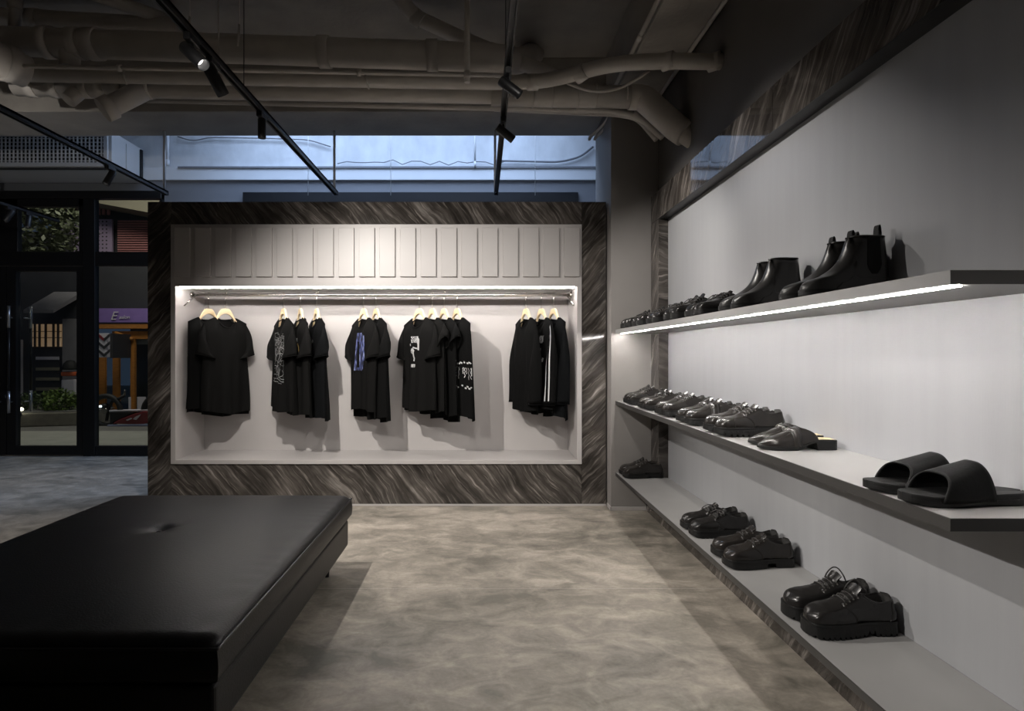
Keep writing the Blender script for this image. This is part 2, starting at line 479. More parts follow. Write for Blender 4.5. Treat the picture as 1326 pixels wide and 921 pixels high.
def shelf(name, label, y0, y1, zt, th, led=False):
    t = thing(name, label, 'shelf', (X_WALL - 0.15, (y0 + y1) / 2, zt - th), group='shoe shelves')
    bx('board', M_SHELF, t, SH_F + 0.004, X_WALL if True else 0, y0 + 0.004, y1, zt - th, zt, 0.001, 1)
    edge = M_SHELF if led else M_SHELF_EDGE
    bx('front_edging', edge, t, SH_F, SH_F + 0.004, y0, y1, zt - th, zt)
    bx('end_edging', edge, t, SH_F + 0.004, X_WALL, y0, y0 + 0.004, zt - th, zt)
    if led:
        bx('led_strip', M_LED_S, t, 1.064, 1.070, y0 + 0.02, y1 - 0.03, zt - th - 0.003, zt - th + 0.001)
    return t
shelf('display_shelf', 'top grey shelf with a glowing light strip under it, carrying boots', SH_N, Y_PIL, ZU, 0.031, True)
shelf('display_shelf', 'middle floating grey shelf with dark edge, carrying slides and mules', SH_N, Y_PIL, ZM, 0.028)
shelf('display_shelf', 'lowest grey shelf with dark edge on the marble plinth', -1.2, Y_PIL, ZL, 0.024)

# ------------------------------------------------------------------ marble display wall with niche
DX0, DX1, DZ = -2.63, 0.985, 2.397
NX0, NX1 = -2.405, 0.755          # niche opening
FX0, FX1 = -2.442, 0.792          # niche frame
FZ0, FZ1 = 0.33, 2.217
NZ0, NZ1 = 0.361, 1.73
NB = 4.97                         # niche back
dw = thing('hanging_display', 'dark marble display wall with a lit grey hanging niche', 'display wall', ((DX0+DX1)/2, Y_DISP, 0))
bx('side_slab', M_MARB_U, dw, DX0, FX0 - 0.001, Y_DISP, NB + 0.05, 0, DZ, 0.001, 1)
bx('side_slab', M_MARB_U, dw, FX1 + 0.001, DX1, Y_DISP, NB + 0.05, 0, DZ, 0.001, 1)
bx('top_slab', M_MARB_D, dw, FX0, FX1, Y_DISP, NB + 0.05, FZ1 + 0.001, DZ, 0.001, 1)
bx('base_slab', M_MARB_D, dw, FX0, FX1, Y_DISP, NB + 0.05, 0.0, FZ0 - 0.001, 0.001, 1)
bx('base_strip', M_NICHE, dw, FX0 - 0.1, DX1, Y_DISP - 0.006, Y_DISP, 0, 0.014)
fr = Y_DISP - 0.012
nf = MB()
nf.box(FX0, NX0, fr, NB, FZ0, FZ1).box(NX1, FX1, fr, NB, FZ0, FZ1).box(NX0, NX1, fr, NB, FZ0, NZ0)
nf.build('niche_frame', M_NICHE, dw, 0.0012, 1)
hd = bx('niche_header', M_NICHE, dw, NX0, NX1, fr, NB, NZ1, FZ1, 0.0012, 1)
bx('niche_back', M_NICHE, dw, NX0, NX1, NB, NB + 0.05, NZ0, NZ1)
sc = Y_DISP / F
for i in range(20):
    x0 = (228.0 + 26.42 * i - VX) * sc
    pnl = bx('raised_panel', M_NICHE, hd, x0, x0 + 20 * sc, fr - 0.018, fr, EYE + (VY - 359) * sc, EYE + (VY - 296) * sc, 0.002, 1)
led = bx('led_strip', M_LED_N, dw, NX0 + 0.02, NX1 - 0.02, 4.522, 4.538, NZ1 - 0.012, NZ1)

RY, RZ = 4.74, 1.687
rl = thing('clothes_rail', 'brushed steel clothes rail spanning the lit niche', 'rail', ((NX0+NX1)/2, RY, RZ))
MB().tube([(NX0 + 0.002, RY, RZ), (NX1 - 0.002, RY, RZ)], 0.0135, 16).build('rod', M_CHROME, rl)
for x, sgn in ((NX0, 1), (NX1, -1)):
    MB().tube([(x + sgn*0.001, RY, RZ), (x + sgn*0.018, RY, RZ)], 0.026, 16).build('end_flange', M_CHROME, rl)
    MB().tube([(x + sgn*0.002, RY - 0.12, RZ - 0.10), (x + sgn*0.05, RY - 0.012, RZ + 0.0)], 0.006, 8).build('end_brace', M_CHROME, rl)
for x in (-1.35, -0.30):
    MB().tube([(x, RY, RZ + 0.01), (x, RY, NZ1)], 0.0045, 8).build('rail_hanger', M_CHROME, rl)

# ------------------------------------------------------------------ garments on wooden hangers
def hanger(label, x, ang, group):
    t = thing('clothes_hanger', label, 'hanger', (x, RY, RZ), (0, 0, ang), group)
    # flat wooden body: outline in local x,z; origin at the rail
    top = -0.115
    up = []
    for i in range(29):
        xx = 0.148 * (-1 + 2 * i / 28)
        a = abs(xx)
        z = top - 0.088 * sm((a - 0.022) / 0.075) - 0.55 * max(0.0, a - 0.09) - 0.016 * sm((a - 0.06) / 0.04) - 0.026 * sm((a - 0.09) / 0.05)
        up.append((xx, z))
    lo = [(xx, top - 0.068 + 0.026 * (1 - (xx / 0.05) ** 2) if abs(xx) < 0.05 else min(zz - 0.032, top - 0.068 - 0.5 * (abs(xx) - 0.05))) for xx, zz in up]
    out = up + lo[::-1]
    MB().prism(out, lambda a, b, d: (a, d, b), -0.0085, 0.0085).build('shoulder_bar', M_WOOD, t, 0.003, 2, world=False)
    hk = [(0, 0, top - 0.01), (0, 0, -0.03)]
    for i in range(11):
        a = math.radians(-60 + i * 27)
        hk.append((0.0, -0.0185 * math.cos(a) if False else 0.0185 * math.sin(math.radians(180 - i * 24)) * 1.0, 0.0 - 0.0185 * math.cos(math.radians(i * 24)) + 0.0))
    MB().tube(hk, 0.0024, 8).build('hook', M_CHROME, t, world=False)
    return t

class Garment:
    def __init__(s, name, label, cat, x, ang, L=0.77, hw=0.215, sleeve='short', m=None, seed=0, group=None, flare=0.02, ysh=0.0, back_drop=0.03, label_on=False):
        rnd = random.Random(seed)
        s.L, s.hw, s.flare = L, hw, flare
        s.ph = [rnd.uniform(0, 6.28) for _ in range(6)]
        s.neck = 0.086
        s.back_drop = back_drop
        s.asym = rnd.uniform(-0.015, 0.015)
        s.t = thing(name, label, cat, (x, RY + ysh, RZ - 0.187), (0, 0, ang), group)
        s.m = m or M_FABRIC
        body = MB()
        NU, NV = 44, 30
        for sd in (-1, 1):
            rows = [[s.pt(-1 + 2 * i / NU, j / NV, sd) for i in range(NU + 1)] for j in range(NV + 1)]
            body.grid(rows)
        body.build('body', s.m, s.t, world=False, fix=False)
        # collar rib
        for sd in (-1, 1):
            pass
        rib = [s.pt(-0.33 + 0.66 * i / 24, 0.004, -1) for i in range(25)]
        ribb = [s.pt(0.33 - 0.66 * i / 24, 0.004, 1) for i in range(25)]
        MB().tube(rib + ribb[1:-1] + rib[:1], 0.0055, 8, caps=False).build('neck_rib', s.m, s.t, world=False)
        tagp = s.pt(0, 0.0, 1)
        if label_on: MB().box(-0.014, 0.014, tagp[1] - 0.008, tagp[1] - 0.006, tagp[2] - 0.045, tagp[2] - 0.003).build('neck_label', M_TAG, s.t, world=False)
        # hem stitch line
        if sleeve:
            for k in (-1, 1):
                s.sleeve(k, sleeve, rnd)
    def ztop(s, x, sd):
        n = s.neck; a = abs(x)
        if a < n:
            d = 0.085 if sd < 0 else 0.018
            return -d * (1 - (a / n) ** 2.4) + 0.0
        return -(a - n) * 0.40 - 0.25 * max(0, a - n) ** 1.6
    def half(s, v):
        return s.hw + s.flare * v + 0.006 * math.sin(v * 5 + s.ph[0])
    def pt(s, u, v, sd):
        h = s.half(v); x = h * u
        zt = s.ztop(s.hw * u if v < 1 else x, sd)
        zt = s.ztop(x, sd)
        bot = -s.L - (s.back_drop if sd > 0 else 0) + s.asym * u + 0.012 * math.sin(u * 3 + s.ph[1])
        z = zt + (bot - zt) * v
        n = s.neck; a = abs(x)
        T0 = 0.006 if a > n else 0.006 + 0.034 * (1 - (a / n) ** 2)
        T1 = (0.040 + 0.018 * v) * max(0.0, 1 - abs(u) ** 3.5) ** 0.6
        k = sm(v / 0.14)
        T = T0 * (1 - k) + T1 * k
        dep = sm((v - 0.08) / 0.9)
        fold = dep * (0.020 * math.sin(u * 5.2 + s.ph[2]) + 0.012 * math.sin(u * 10.5 + s.ph[3] + v * 1.2))
        fold *= (1 - 0.5 * abs(u) ** 4)
        own = dep * 0.007 * math.sin(u * 14 + s.ph[4] + sd)
        xs = x - 0.010 * dep * math.sin(u * 5.2 + s.ph[2] + 1.0)
        return (xs, sd * T + fold + own, z)
    def front(s, x, z, off=0.004):
        """point on the front sheet at local x and height z (from the neck point)."""
        v = 0.3
        x = x + getattr(s, "dx", 0.0)
        for _ in range(8):
            u = max(-1, min(1, x / s.half(v)))
            zt = s.ztop(x, -1)
            bot = -s.L + s.asym * u + 0.012 * math.sin(u * 3 + s.ph[1])
            v = (z - zt) / (bot - zt)
        p = s.pt(u, v, -1)
        return (p[0], p[1] - off, p[2])
    def sleeve(s, k, kind, rnd):
        hw = s.hw
        zs = s.ztop(hw, -1)
        if kind == 'short':
            U1 = Vector((k * (hw + 0.062), 0, zs - 0.255)); Q1 = Vector((k * (hw - 0.085), -0.02, zs - 0.295)); n = 14
            Um = Vector((k * (hw + 0.048), 0, zs - 0.085))
        elif kind == 'cap':
            U1 = Vector((k * (hw + 0.055), 0, zs - 0.11)); Q1 = Vector((k * (hw - 0.02), -0.01, zs - 0.22)); n = 10
            Um = Vector((k * (hw + 0.04), 0, zs - 0.035))
        else:
            U1 = Vector((k * (hw + 0.045), 0, zs - 0.66)); Q1 = Vector((k * (hw - 0.055), -0.02, zs - 0.66)); n = 26
            Um = Vector((k * (hw + 0.075), 0, zs - 0.20))
        U0 = Vector((k * (hw - 0.012), 0, zs + 0.004)); Q0 = Vector((k * (hw - 0.02), 0, zs - 0.245))
        rows = []
        ph = rnd.uniform(0, 6)
        for i in range(n + 1):
            q = i / n
            U = U0 * (1-q)**2 + Um * 2*q*(1-q) + U1 * q*q
            Q = Q0 * (1-q) + Q1 * q
            if kind == 'long': Q = Q0 * (1-q)**2 + (Q0*0.3 + Vector((k*(hw-0.05), 0, zs-0.40))*0.7) * 2*q*(1-q) + Q1 * q*q
            c = (U + Q) / 2; hv = (U - Q) / 2
            th = 0.016 + 0.034 * sm(q * 1.6)
            ring = []
            for j in range(18):
                a = 2 * math.pi * j / 18
                wob = 1 + 0.10 * math.sin(3 * a + q * 5 + ph) * q
                ring.append(c + hv * math.cos(a) * wob + Vector((0, -th * math.sin(a) * wob - 0.012 * q, 0.004 * math.sin(9 * q + ph) * (kind == 'long'))))
            rows.append(ring)
        # turned cuff so that the opening reads dark
        rows.append([Vector(p) * 0.0 + (rows[-1][j] + (rows[-2][j] - rows[-1][j]) * 0.6) * 0.9 + (sum(rows[-1], Vector()) / 18) * 0.1 for j, p in enumerate(rows[-1])])
        o = MB().grid(rows, closed_u=True).build('sleeve', s.m, s.t, world=False, fix=False)
        cuff = rows[n]
        MB().tube([p for p in cuff] + [cuff[0]], 0.003, 6, caps=False).build('cuff_hem', s.m, o, world=False)
        s.sleeves = getattr(s, 'sleeves', {}); s.sleeves[k] = (o, rows)
    def ribbon(s, mb, pts, w):
        """thin flat ink line through (x,z) points."""
        P = [Vector(s.front(x, z)) for x, z in pts]
        rows = []
        for i, p in enumerate(P):
            a = P[max(0, i-1)]; b = P[min(len(P)-1, i+1)]
            d = Vector((b.x - a.x, 0, b.z - a.z))
            if d.length < 1e-6: d = Vector((1, 0, 0))
            d.normalize(); nn = Vector((-d.z, 0, d.x)) * (w / 2)
            rows.append([p - nn, p + nn])
        mb.grid(rows, smooth=False)
    def patch(s, mb, fn, x0, x1, z0, z1, nx, nz):
        """inked area: cells of a fine grid for which fn(x,z) holds."""
        for i in range(nx):
            for j in range(nz):
                xa = x0 + (x1-x0)*i/nx; xb = x0 + (x1-x0)*(i+1)/nx
                za = z0 + (z1-z0)*j/nz; zb = z0 + (z1-z0)*(j+1)/nz
                if fn((xa+xb)/2, (za+zb)/2):
                    mb.add([s.front(xa, za), s.front(xb, za), s.front(xb, zb), s.front(xa, zb)], [(0, 1, 2, 3)])

def gx(px): return (px - VX) * RY / F
A_F = math.radians(-52)   # front tee of a cluster
A_R = math.radians(-58)   # right shoulder swung toward the room
GG = 'black garments hanging in the niche'
HG = 'pale wooden hangers on the rail'
def hang(px, ang, what):
    hanger('pale wooden hanger with steel hook holding ' + what, gx(px), ang, HG)

# pair by the left end of the rail
hang(270, math.radians(58), 'the sleeveless top')
g = Garment('sleeveless_top', 'black sleeveless top hanging half behind a plain black tee', 'top', gx(270), math.radians(58), 0.765, 0.168, None, M_FABRIC, 3, GG, flare=0.03)
hang(292, math.radians(50), 'the plain black tee')
g = Garment('plain_tee', 'plain black oversized tee in front of a sleeveless top', 't-shirt', gx(292), math.radians(53), 0.785, 0.188, 'short', M_FABRIC2, 5, GG, flare=0.005)

# three tees
hang(410, A_R, 'the tee with a small chest mark')
g = Garment('printed_tee', 'black tee with one tiny white chest mark, behind the gold print tee', 't-shirt', gx(410), A_R, 0.80, 0.215, 'short', M_FABRIC3, 11, GG, flare=0.03)
mb = MB(); g.patch(mb, lambda x, z: (x - 0.045) ** 2 + (z + 0.20) ** 2 < 0.014 ** 2, 0.03, 0.06, -0.215, -0.185, 8, 8); mb.build('chest_mark', M_PGREY, g.t, world=False)
hang(389, A_R, 'the gold print tee')
g = Garment('printed_tee', 'black tee with a small gold and white chest print', 't-shirt', gx(389), A_R, 0.785, 0.215, 'short', M_FABRIC2, 12, GG, flare=0.03)
mb = MB(); g.patch(mb, lambda x, z: not (abs(x - 0.05) < 0.012 and z < -0.2), 0.0, 0.09, -0.205, -0.175, 12, 4); mb.build('print_lettering', M_PWHITE, g.t, world=False)
mb = MB(); g.patch(mb, lambda x, z: abs(x - 0.05) > 0.01 or z > -0.235, 0.0, 0.09, -0.285, -0.213, 12, 8)
g.ribbon(mb, [(0.097, -0.22), (0.115, -0.25), (0.115, -0.30), (0.095, -0.345)], 0.02); mb.build('gold_print', M_PGOLD, g.t, world=False)
hang(367, A_F, 'the line art tee')
g = Garment('printed_tee', 'black tee with a tall white line drawing on the chest', 't-shirt', gx(367), A_F, 0.765, 0.215, 'short', M_FABRIC2, 13, GG, flare=0.015, label_on=True)
g.dx = 0.03
rnd = random.Random(4); mb = MB()
for (a, b) in (((-0.10, -0.13), (-0.02, -0.128)), ((0.05, -0.155), (0.11, -0.16)), ((-0.11, -0.50), (0.0, -0.505)), ((-0.08, -0.52), (0.08, -0.545)), ((-0.10, -0.13), (-0.10, -0.5)), ((0.10, -0.16), (0.09, -0.54))):
    g.ribbon(mb, [(a[0] + (b[0]-a[0])*i/8, a[1] + (b[1]-a[1])*i/8) for i in range(9)], 0.0028)
for i in range(70):
    x, z = rnd.gauss(0.01, 0.05), rnd.uniform(-0.51, -0.15)
    if abs(x) > 0.105: continue
    pts = [(x, z)]; a = rnd.uniform(0, 6.28)
    for k in range(rnd.randint(4, 8)):
        a += rnd.uniform(-0.9, 0.9)
        x = max(-0.105, min(0.105, x + 0.017 * math.cos(a))); z = max(-0.53, min(-0.14, z + 0.017 * math.sin(a)))
        pts.append((x, z))
    g.ribbon(mb, pts, rnd.choice((0.002, 0.003, 0.003, 0.005)))
mb.build('line_print', M_PGREY, g.t, world=False)

# blue print tee and plain tee
hang(487, A_R, 'the plain tee behind the blue print')
g = Garment('plain_tee', 'plain black tee hanging behind the blue print tee', 't-shirt', gx(487), A_R, 0.83, 0.215, 'short', M_FABRIC, 21, GG, flare=-0.01)
hang(471, A_F, 'the blue print tee')
g = Garment('printed_tee', 'black tee with a tall faded blue photographic print', 't-shirt', gx(471), A_F, 0.765, 0.215, 'short', M_FABRIC2, 22, GG, flare=0.005, back_drop=0.06, label_on=True)
g.dx = 0.035
mb = MB()
g.patch(mb, lambda x, z: x < 0.075 - 3.0 * max(0, z + 0.17) ** 1.2 - 0.25 * max(0, -0.33 - z) and not (-0.045 < x < -0.02 and z > -0.42 and z < -0.2), -0.075, 0.08, -0.44, -0.13, 18, 26)
mb.build('blue_print', M_PBLUE, g.t, world=False)

# group of four
hang(592, A_R, 'the tie dye long sleeve')
g = Garment('long_sleeve_top', 'black long top with a white tie dye band at the waist', 'top', gx(592), A_R, 0.80, 0.205, None, M_FABRIC, 31, GG, flare=0.035)
rnd = random.Random(9); mb = MB()
for i in range(26):
    x = -0.10 + 0.34 * i / 25
    h0 = -0.385 - 0.10 * (x + 0.1); hh = rnd.uniform(0.04, 0.13)
    if rnd.random() < 0.25: continue
    g.ribbon(mb, [(x + 0.004 * math.sin(q * 3 + i), h0 - hh * q / 5) for q in range(6)], rnd.uniform(0.006, 0.014))
for i in range(28):
    x = -0.08 + 0.32 * i / 27
    for z in (-0.345 - 0.1 * (x + .1), -0.535 - 0.1 * (x + .1)):
        if rnd.random() < 0.6:
            zz = z + rnd.uniform(-0.012, 0.012)
            g.ribbon(mb, [(x - 0.006, zz), (x + 0.006, zz - 0.006)], 0.013)
mb.build('tie_dye_band', M_PWHITE, g.t, world=False)
hang(575, A_R, 'the cap sleeve top with a ragged hem')
g = Garment('cap_sleeve_top', 'black cap sleeve top with a ragged hem, beside the tie dye top', 'top', gx(575), A_R, 0.81, 0.20, 'cap', M_FABRIC, 33, GG, flare=0.02, back_drop=0.05)
hang(560, A_R, 'the cap sleeve top next to the portrait tee')
g = Garment('cap_sleeve_top', 'washed black cap sleeve top just behind the portrait tee', 'top', gx(560), A_R, 0.775, 0.205, 'cap', M_FABRIC2, 34, GG, flare=0.02)
hang(543, math.radians(-47), 'the portrait tee')
g = Garment('printed_tee', 'black tee with an abstract white and grey figure print', 't-shirt', gx(543), math.radians(-47), 0.765, 0.215, 'short', M_FABRIC2, 35, GG, flare=0.0)
mb = MB(); rnd = random.Random(2)
FS = 0.74
def fp(fn, x0, x1, z0, z1, nx, nz):
    q = lambda z: -0.17 + (z + 0.17) * FS
    g.patch(mb, lambda x, z: fn(x / FS, -0.17 + (z + 0.17) / FS), x0 * FS, x1 * FS, q(z0), q(z1), nx, nz)
def fl_(pts, w): g.ribbon(mb, [(x * FS, -0.17 + (z + 0.17) * FS) for x, z in pts], w * FS)
fp(lambda x, z: abs(x + 0.005) < 0.062 + 0.1 * (z + 0.22) and rnd.random() < 0.62, -0.08, 0.07, -0.225, -0.155, 18, 11)
fp(lambda x, z: 0.045 - 0.4 * (z + 0.2) * 0.3 < x < 0.085 - 0.5 * max(0, z + 0.2), 0.03, 0.10, -0.31, -0.17, 9, 16)
fp(lambda x, z: (x + 0.035) ** 2 + (z + 0.315) ** 2 < 0.032 ** 2 and rnd.random() < 0.7, -0.07, 0.0, -0.35, -0.28, 9, 9)
fl_([(-0.085, -0.235), (-0.078, -0.26)], 0.012)
fl_([(-0.03, -0.275), (0.01, -0.285), (0.05, -0.29)], 0.014)
fl_([(-0.02, -0.33), (-0.01, -0.37), (0.005, -0.40), (0.0, -0.43)], 0.022)
fp(lambda x, z: rnd.random() < 0.8, -0.04, 0.02, -0.50, -0.465, 8, 5)
mb.build('figure_print', M_PGREY2, g.t, world=False)

# three sweaters at the right end
A_5 = math.radians(-68)
hang(717, A_5, 'the plain long sleeve sweater')
g = Garment('knit_sweater', 'plain blue black long sleeve sweater at the end of the rail', 'sweater', gx(717), A_5, 0.80, 0.182, 'long', M_FABRIC3, 41, GG, flare=0.02)
hang(701, A_5, 'the striped sleeve sweater')
g = Garment('knit_sweater', 'black sweater with white stripes down the sleeve and white lettering', 'sweater', gx(701), A_5, 0.76, 0.185, 'long', M_FABRIC, 42, GG, flare=0.02)
mb = MB()
so, rows = g.sleeves[1]
for off, w in ((0, 0), (2, 0)):
    rr = []
    for i in range(0, len(rows) - 2):
        a = Vector(rows[i][2 + off]); b = Vector(rows[i][2 + off]).lerp(Vector(rows[i][3 + off]), 0.62)
        d = Vector((0, -0.003, 0.0))
        rr.append([a + d, b + d])
    mb.grid(rr, smooth=False)
mb.build('sleeve_stripe', M_PWHITE, so, world=False)
mb = MB()
g.patch(mb, lambda x, z: abs(x - 0.02) > 0.011 or z < -0.33, -0.01, 0.05, -0.35, -0.235, 9, 12)
g.ribbon(mb, [(0.075, -0.255), (0.07, -0.30), (0.06, -0.345)], 0.026)
g.ribbon(mb, [(0.05, -0.35), (0.08, -0.36), (0.115, -0.355), (0.12, -0.335)], 0.026)
g.patch(mb, lambda x, z: 0.014 ** 2 < (x - 0.085) ** 2 + (z + 0.185) ** 2 < 0.032 ** 2 or abs(x - z - 0.27) < 0.006, 0.05, 0.12, -0.215, -0.155, 12, 12)
g.patch(mb, lambda x, z: (x + 0.05) ** 2 + (z + 0.165) ** 2 < 0.014 ** 2, -0.065, -0.035, -0.18, -0.15, 8, 8)
mb.build('lettering', M_PGREY, g.t, world=False)
hang(681, A_5, 'the plain sweater in front of the striped one')
g = Garment('knit_sweater', 'plain black long sleeve sweater in front of the striped sweater', 'sweater', gx(681), A_5, 0.765, 0.188, 'long', M_FABRIC, 43, GG, flare=0.02)

# ------------------------------------------------------------------ shoes
def end_round(t, a, b):
    r = 1.0
    if t < a: r = math.sqrt(max(0.0, 1 - (1 - t / a) ** 2))
    if t > 1 - b: r = min(r, math.sqrt(max(0.0, 1 - (1 - (1 - t) / b) ** 2)))
    return r
TS = sorted(set([0.5 * (1 - math.cos(math.pi * i / 46)) for i in range(47)]))
SHAPES = {
 # outline half width, heights above the sole
 'derby': dict(w=[(0, .040), (.08, .043), (.18, .048), (.3, .051), (.45, .047), (.6, .040), (.75, .037), (.9, .037), (1, .034)],
               ra=.11, rb=.10,
               H=[(0, .020), (.05, .031), (.12, .039), (.22, .044), (.32, .053), (.42, .067), (.5, .080), (.57, .089)],
               C=[(.57, .087), (.63, .074), (.70, .063), (.78, .057), (.88, .061), (1, .069)], t0=.57, wc=.030),
 'boot':  dict(w=[(0, .032), (.08, .037), (.18, .045), (.3, .049), (.45, .045), (.6, .038), (.75, .036), (.9, .037), (1, .034)],
               ra=.15, rb=.10,
               H=[(0, .016), (.05, .027), (.12, .036), (.25, .048), (.36, .068), (.44, .090), (.50, .118), (.54, .150), (.57, .178)],
               C=[(.57, .178), (.7, .178), (.85, .177), (1, .176)], t0=.57, wc=.040),
}
def frames(kind, L, side, sole_h, k_h=1.0):
    S = SHAPES[kind]
    def cen(t): return side * 0.007 * (math.sin(math.pi * t) - 0.3 * math.cos(math.pi * t))
    def wid(t): return interp(S['w'], t) * end_round(t, S['ra'], S['rb'])
    # height -> how far back the top line reaches that height
    TH = [(tt / 200.0, interp(S['H'], tt / 200.0) * k_h) for tt in range(0, int(S['t0'] * 200) + 1)]
    TH.append((S['t0'], interp(S['H'], S['t0']) * k_h))
    def tf(z):
        if z <= TH[0][1]: return -0.06 * (1 - z / TH[0][1]) ** 1 - 0.0
        for (ta, za), (tb, zb) in zip(TH, TH[1:]):
            if z <= zb and zb > za: return ta + (tb - ta) * (z - za) / (zb - za)
        return S['t0']
    boot = kind == 'boot'
    def half(t, z):
        """half width at height z above the sole: the plan of the shoe at that height is rounded in front."""
        w = wid(t)
        if boot: r = 0.05 + 0.12 * sm((z - 0.03) / 0.08)
        else: r = 0.06 + 0.12 * sm((z - 0.02) / 0.05)
        u = max(0.0, min(1.0, (t - tf(z)) / r))
        e = math.sqrt(max(0.0, 1 - (1 - u) ** 2))
        if boot: top = min(S['wc'], w); q = sm(z / 0.11)
        else: top = min(S['wc'] * 1.05, w); q = sm(z / 0.085)
        b = w * (1 + 0.04 * math.sin(math.pi * min(1, z / 0.05))) * (1 - q) + top * q
        return b * e
    def section(t):
        """list of (y,z) from the left base over the top to the right base."""
        m = 9
        if t <= S['t0']:
            h = interp(S['H'], t) * k_h
            left = []
            for i in range(m + 2):
                th = math.pi / 2 * i / (m + 2)
                z = h * math.sin(th) ** 0.9
                left.append((half(t, z), sole_h + z))
            pts = left + [(0.0, sole_h + h)] + [(-y, z) for y, z in left[::-1]]
        else:
            h = interp(S['C'], t) * k_h
            left = [(half(t, h * i / (m - 1)), sole_h + h * i / (m - 1)) for i in range(m)]
            wc = left[-1][0]
            cav = 0.72 if t < 0.955 else 0.0
            zi = sole_h + h * (1 - cav)
            mid = [(wc * 0.86, sole_h + h - 0.002), (wc * 0.80, zi + 0.006), (0.0, zi), (-wc * 0.80, zi + 0.006), (-wc * 0.86, sole_h + h - 0.002)]
            pts = left + mid + [(-y, z) for y, z in left[::-1]]
        return [(y + cen(t), z) for y, z in pts]
    def X(t, z=0.0): 
        zr = max(0.0, z - sole_h)
        x = -L / 2 + L * t
        if t < 0.16: x += 0.012 * (1 - t / 0.16) ** 2 * sm(zr / 0.05)
        if t > 0.74:
            k = sm((t - 0.74) / 0.26); hh = 0.07 if kind == 'derby' else 0.178 * k_h
            q = zr / hh
            x += k * (0.004 * math.sin(min(1, q * 1.6) * math.pi) - (0.012 if kind == 'derby' else 0.012) * q * q)
        return x
    return cen, wid, section, X
def shoe_ts(kind):
    t0 = SHAPES[kind]['t0']
    ts = [t for t in TS if abs(t - t0) > 0.006]
    ts += [t0 - 0.0005, t0 + 0.0005, 0.952, 0.958]
    return sorted(t for t in ts if 0.0008 < t < 0.9992) 
def surf_fn(kind, L, side, sole_h, k_h=1.0):
    cen, wid, section, X = frames(kind, L, side, sole_h, k_h)
    def S(t, k, sd, off=0.0):
        """sd=+1/-1 side, k 0 base .. 1 facing edge"""
        sec = section(t)
        idx = k * 8; i = int(min(7, idx)); f = idx - i
        if sd > 0: a, b = sec[i], sec[i + 1]
        else: a, b = sec[-1 - i], sec[-2 - i]
        y = a[0] + (b[0] - a[0]) * f; z = a[1] + (b[1] - a[1]) * f
        c = cen(t)
        n = Vector((0, (b[1] - a[1]) * sd * (1 if sd > 0 else 1), abs(b[0] - a[0]) + 1e-5))
        n = Vector((0, sd * abs(b[1] - a[1]), abs(b[0] - a[0]) + 1e-6)).normalized()
        return Vector((X(t, z), y, z)) + n * off
    return S
def sole_mesh(kind, L, side, sole_h, style, ex=0.006, wfn=None, cfn=None):
    cen, wid, section, X = frames(kind, L, side, sole_h)
    if wfn: wid = wfn
    if cfn: cen = cfn
    mb = MB(); rows = []
    ts = [0.0004, 0.003, 0.008, 0.016, 0.028, 0.042] + [0.055 + 0.89 * i / 88 for i in range(89)] + [0.958, 0.972, 0.984, 0.992, 0.997, 0.9996]
    lug = style.get('lug', 0)
    for t in ts:
        w = wid(t) + ex * (0.35 + 0.65 * end_round(t, .06, .06)); c = cen(t)
        x = -L / 2 - ex * 0.8 + (L + ex * 1.6) * t
        zb = 0.0
        spring = style.get('spring', 0.010)
        zb += spring * max(0, 1 - t / 0.20) ** 2
        a0, a1 = style.get('arch', (0.56, 0.70))
        ah = style.get('arch_h', 0.010)
        if a0 < t < a1: zb += ah * min(1, 8 * (t - a0) / (a1 - a0)) * min(1, 8 * (a1 - t) / (a1 - a0))
        if lug:
            ph = (t * lug) % 1.0
            if ph > 0.68: zb = max(zb, zb + style.get('lug_d', 0.006))
        zt = sole_h + 0.001
        dz = style.get('top', 0.0) * 0
        fl = style.get('flare', 0.0)
        welt = 0.004
        rows.append([(x, c + w * 0.86, zb), (x, c + w * (1 + fl), zb + 0.0015), (x, c + w * (1 + fl * .5), (zb + zt) * 0.45), (x, c + w * 0.972, zt - 0.0085), (x, c + w * 1.0, zt - 0.0065), (x, c + w * 1.0, zt - 0.001), (x, c + w * 0.975, zt),
                     (x, c, zt), (x, c - w * 0.975, zt), (x, c - w * 1.0, zt - 0.001), (x, c - w * 1.0, zt - 0.0065), (x, c - w * 0.972, zt - 0.0085), (x, c - w * (1 + fl * .5), (zb + zt) * 0.45), (x, c - w * (1 + fl), zb + 0.0015), (x, c - w * 0.86, zb), (x, c, zb)])
    mb.grid(rows, closed_u=True, smooth=False)
    n = len(rows[0]); 
    mb.f.append(tuple(range(n))); mb.sm.append(False)
    o = len(mb.v) - n; mb.f.append(tuple(range(o, o + n))); mb.sm.append(False)
    return mb
def upper_mesh(kind, L, side, sole_h, k_h, crease=0.0, seed=0):
    cen, wid, section, X = frames(kind, L, side, sole_h, k_h)
    rnd = random.Random(seed); ph = rnd.uniform(0, 6)
    rows = []
    t0 = SHAPES[kind]['t0']
    for t in shoe_ts(kind):
        sec = section(t)
        r = []
        for y, z in sec:
            xx = X(t, z)
            if kind == 'boot' and t > t0 - 0.05:
                pass
            if crease: z += crease * math.sin(t * 60 + y * 60 + ph) * math.exp(-((t - 0.32) / 0.07) ** 2) * (z > sole_h + 0.02)
            r.append((xx, y, z))
        rows.append(r)
    # close toe and heel
    for e in (0, -1):
        tt = shoe_ts(kind)[e]; c = cen(tt); dx = -0.0006 if e == 0 else 0.0006
        cap = [(x + dx, c + (y - c) * 0.02, z) for x, y, z in rows[e]]
        if e == 0: rows.insert(0, cap)
        else: rows.append(cap)
    mb = MB().grid(rows)
    return mb
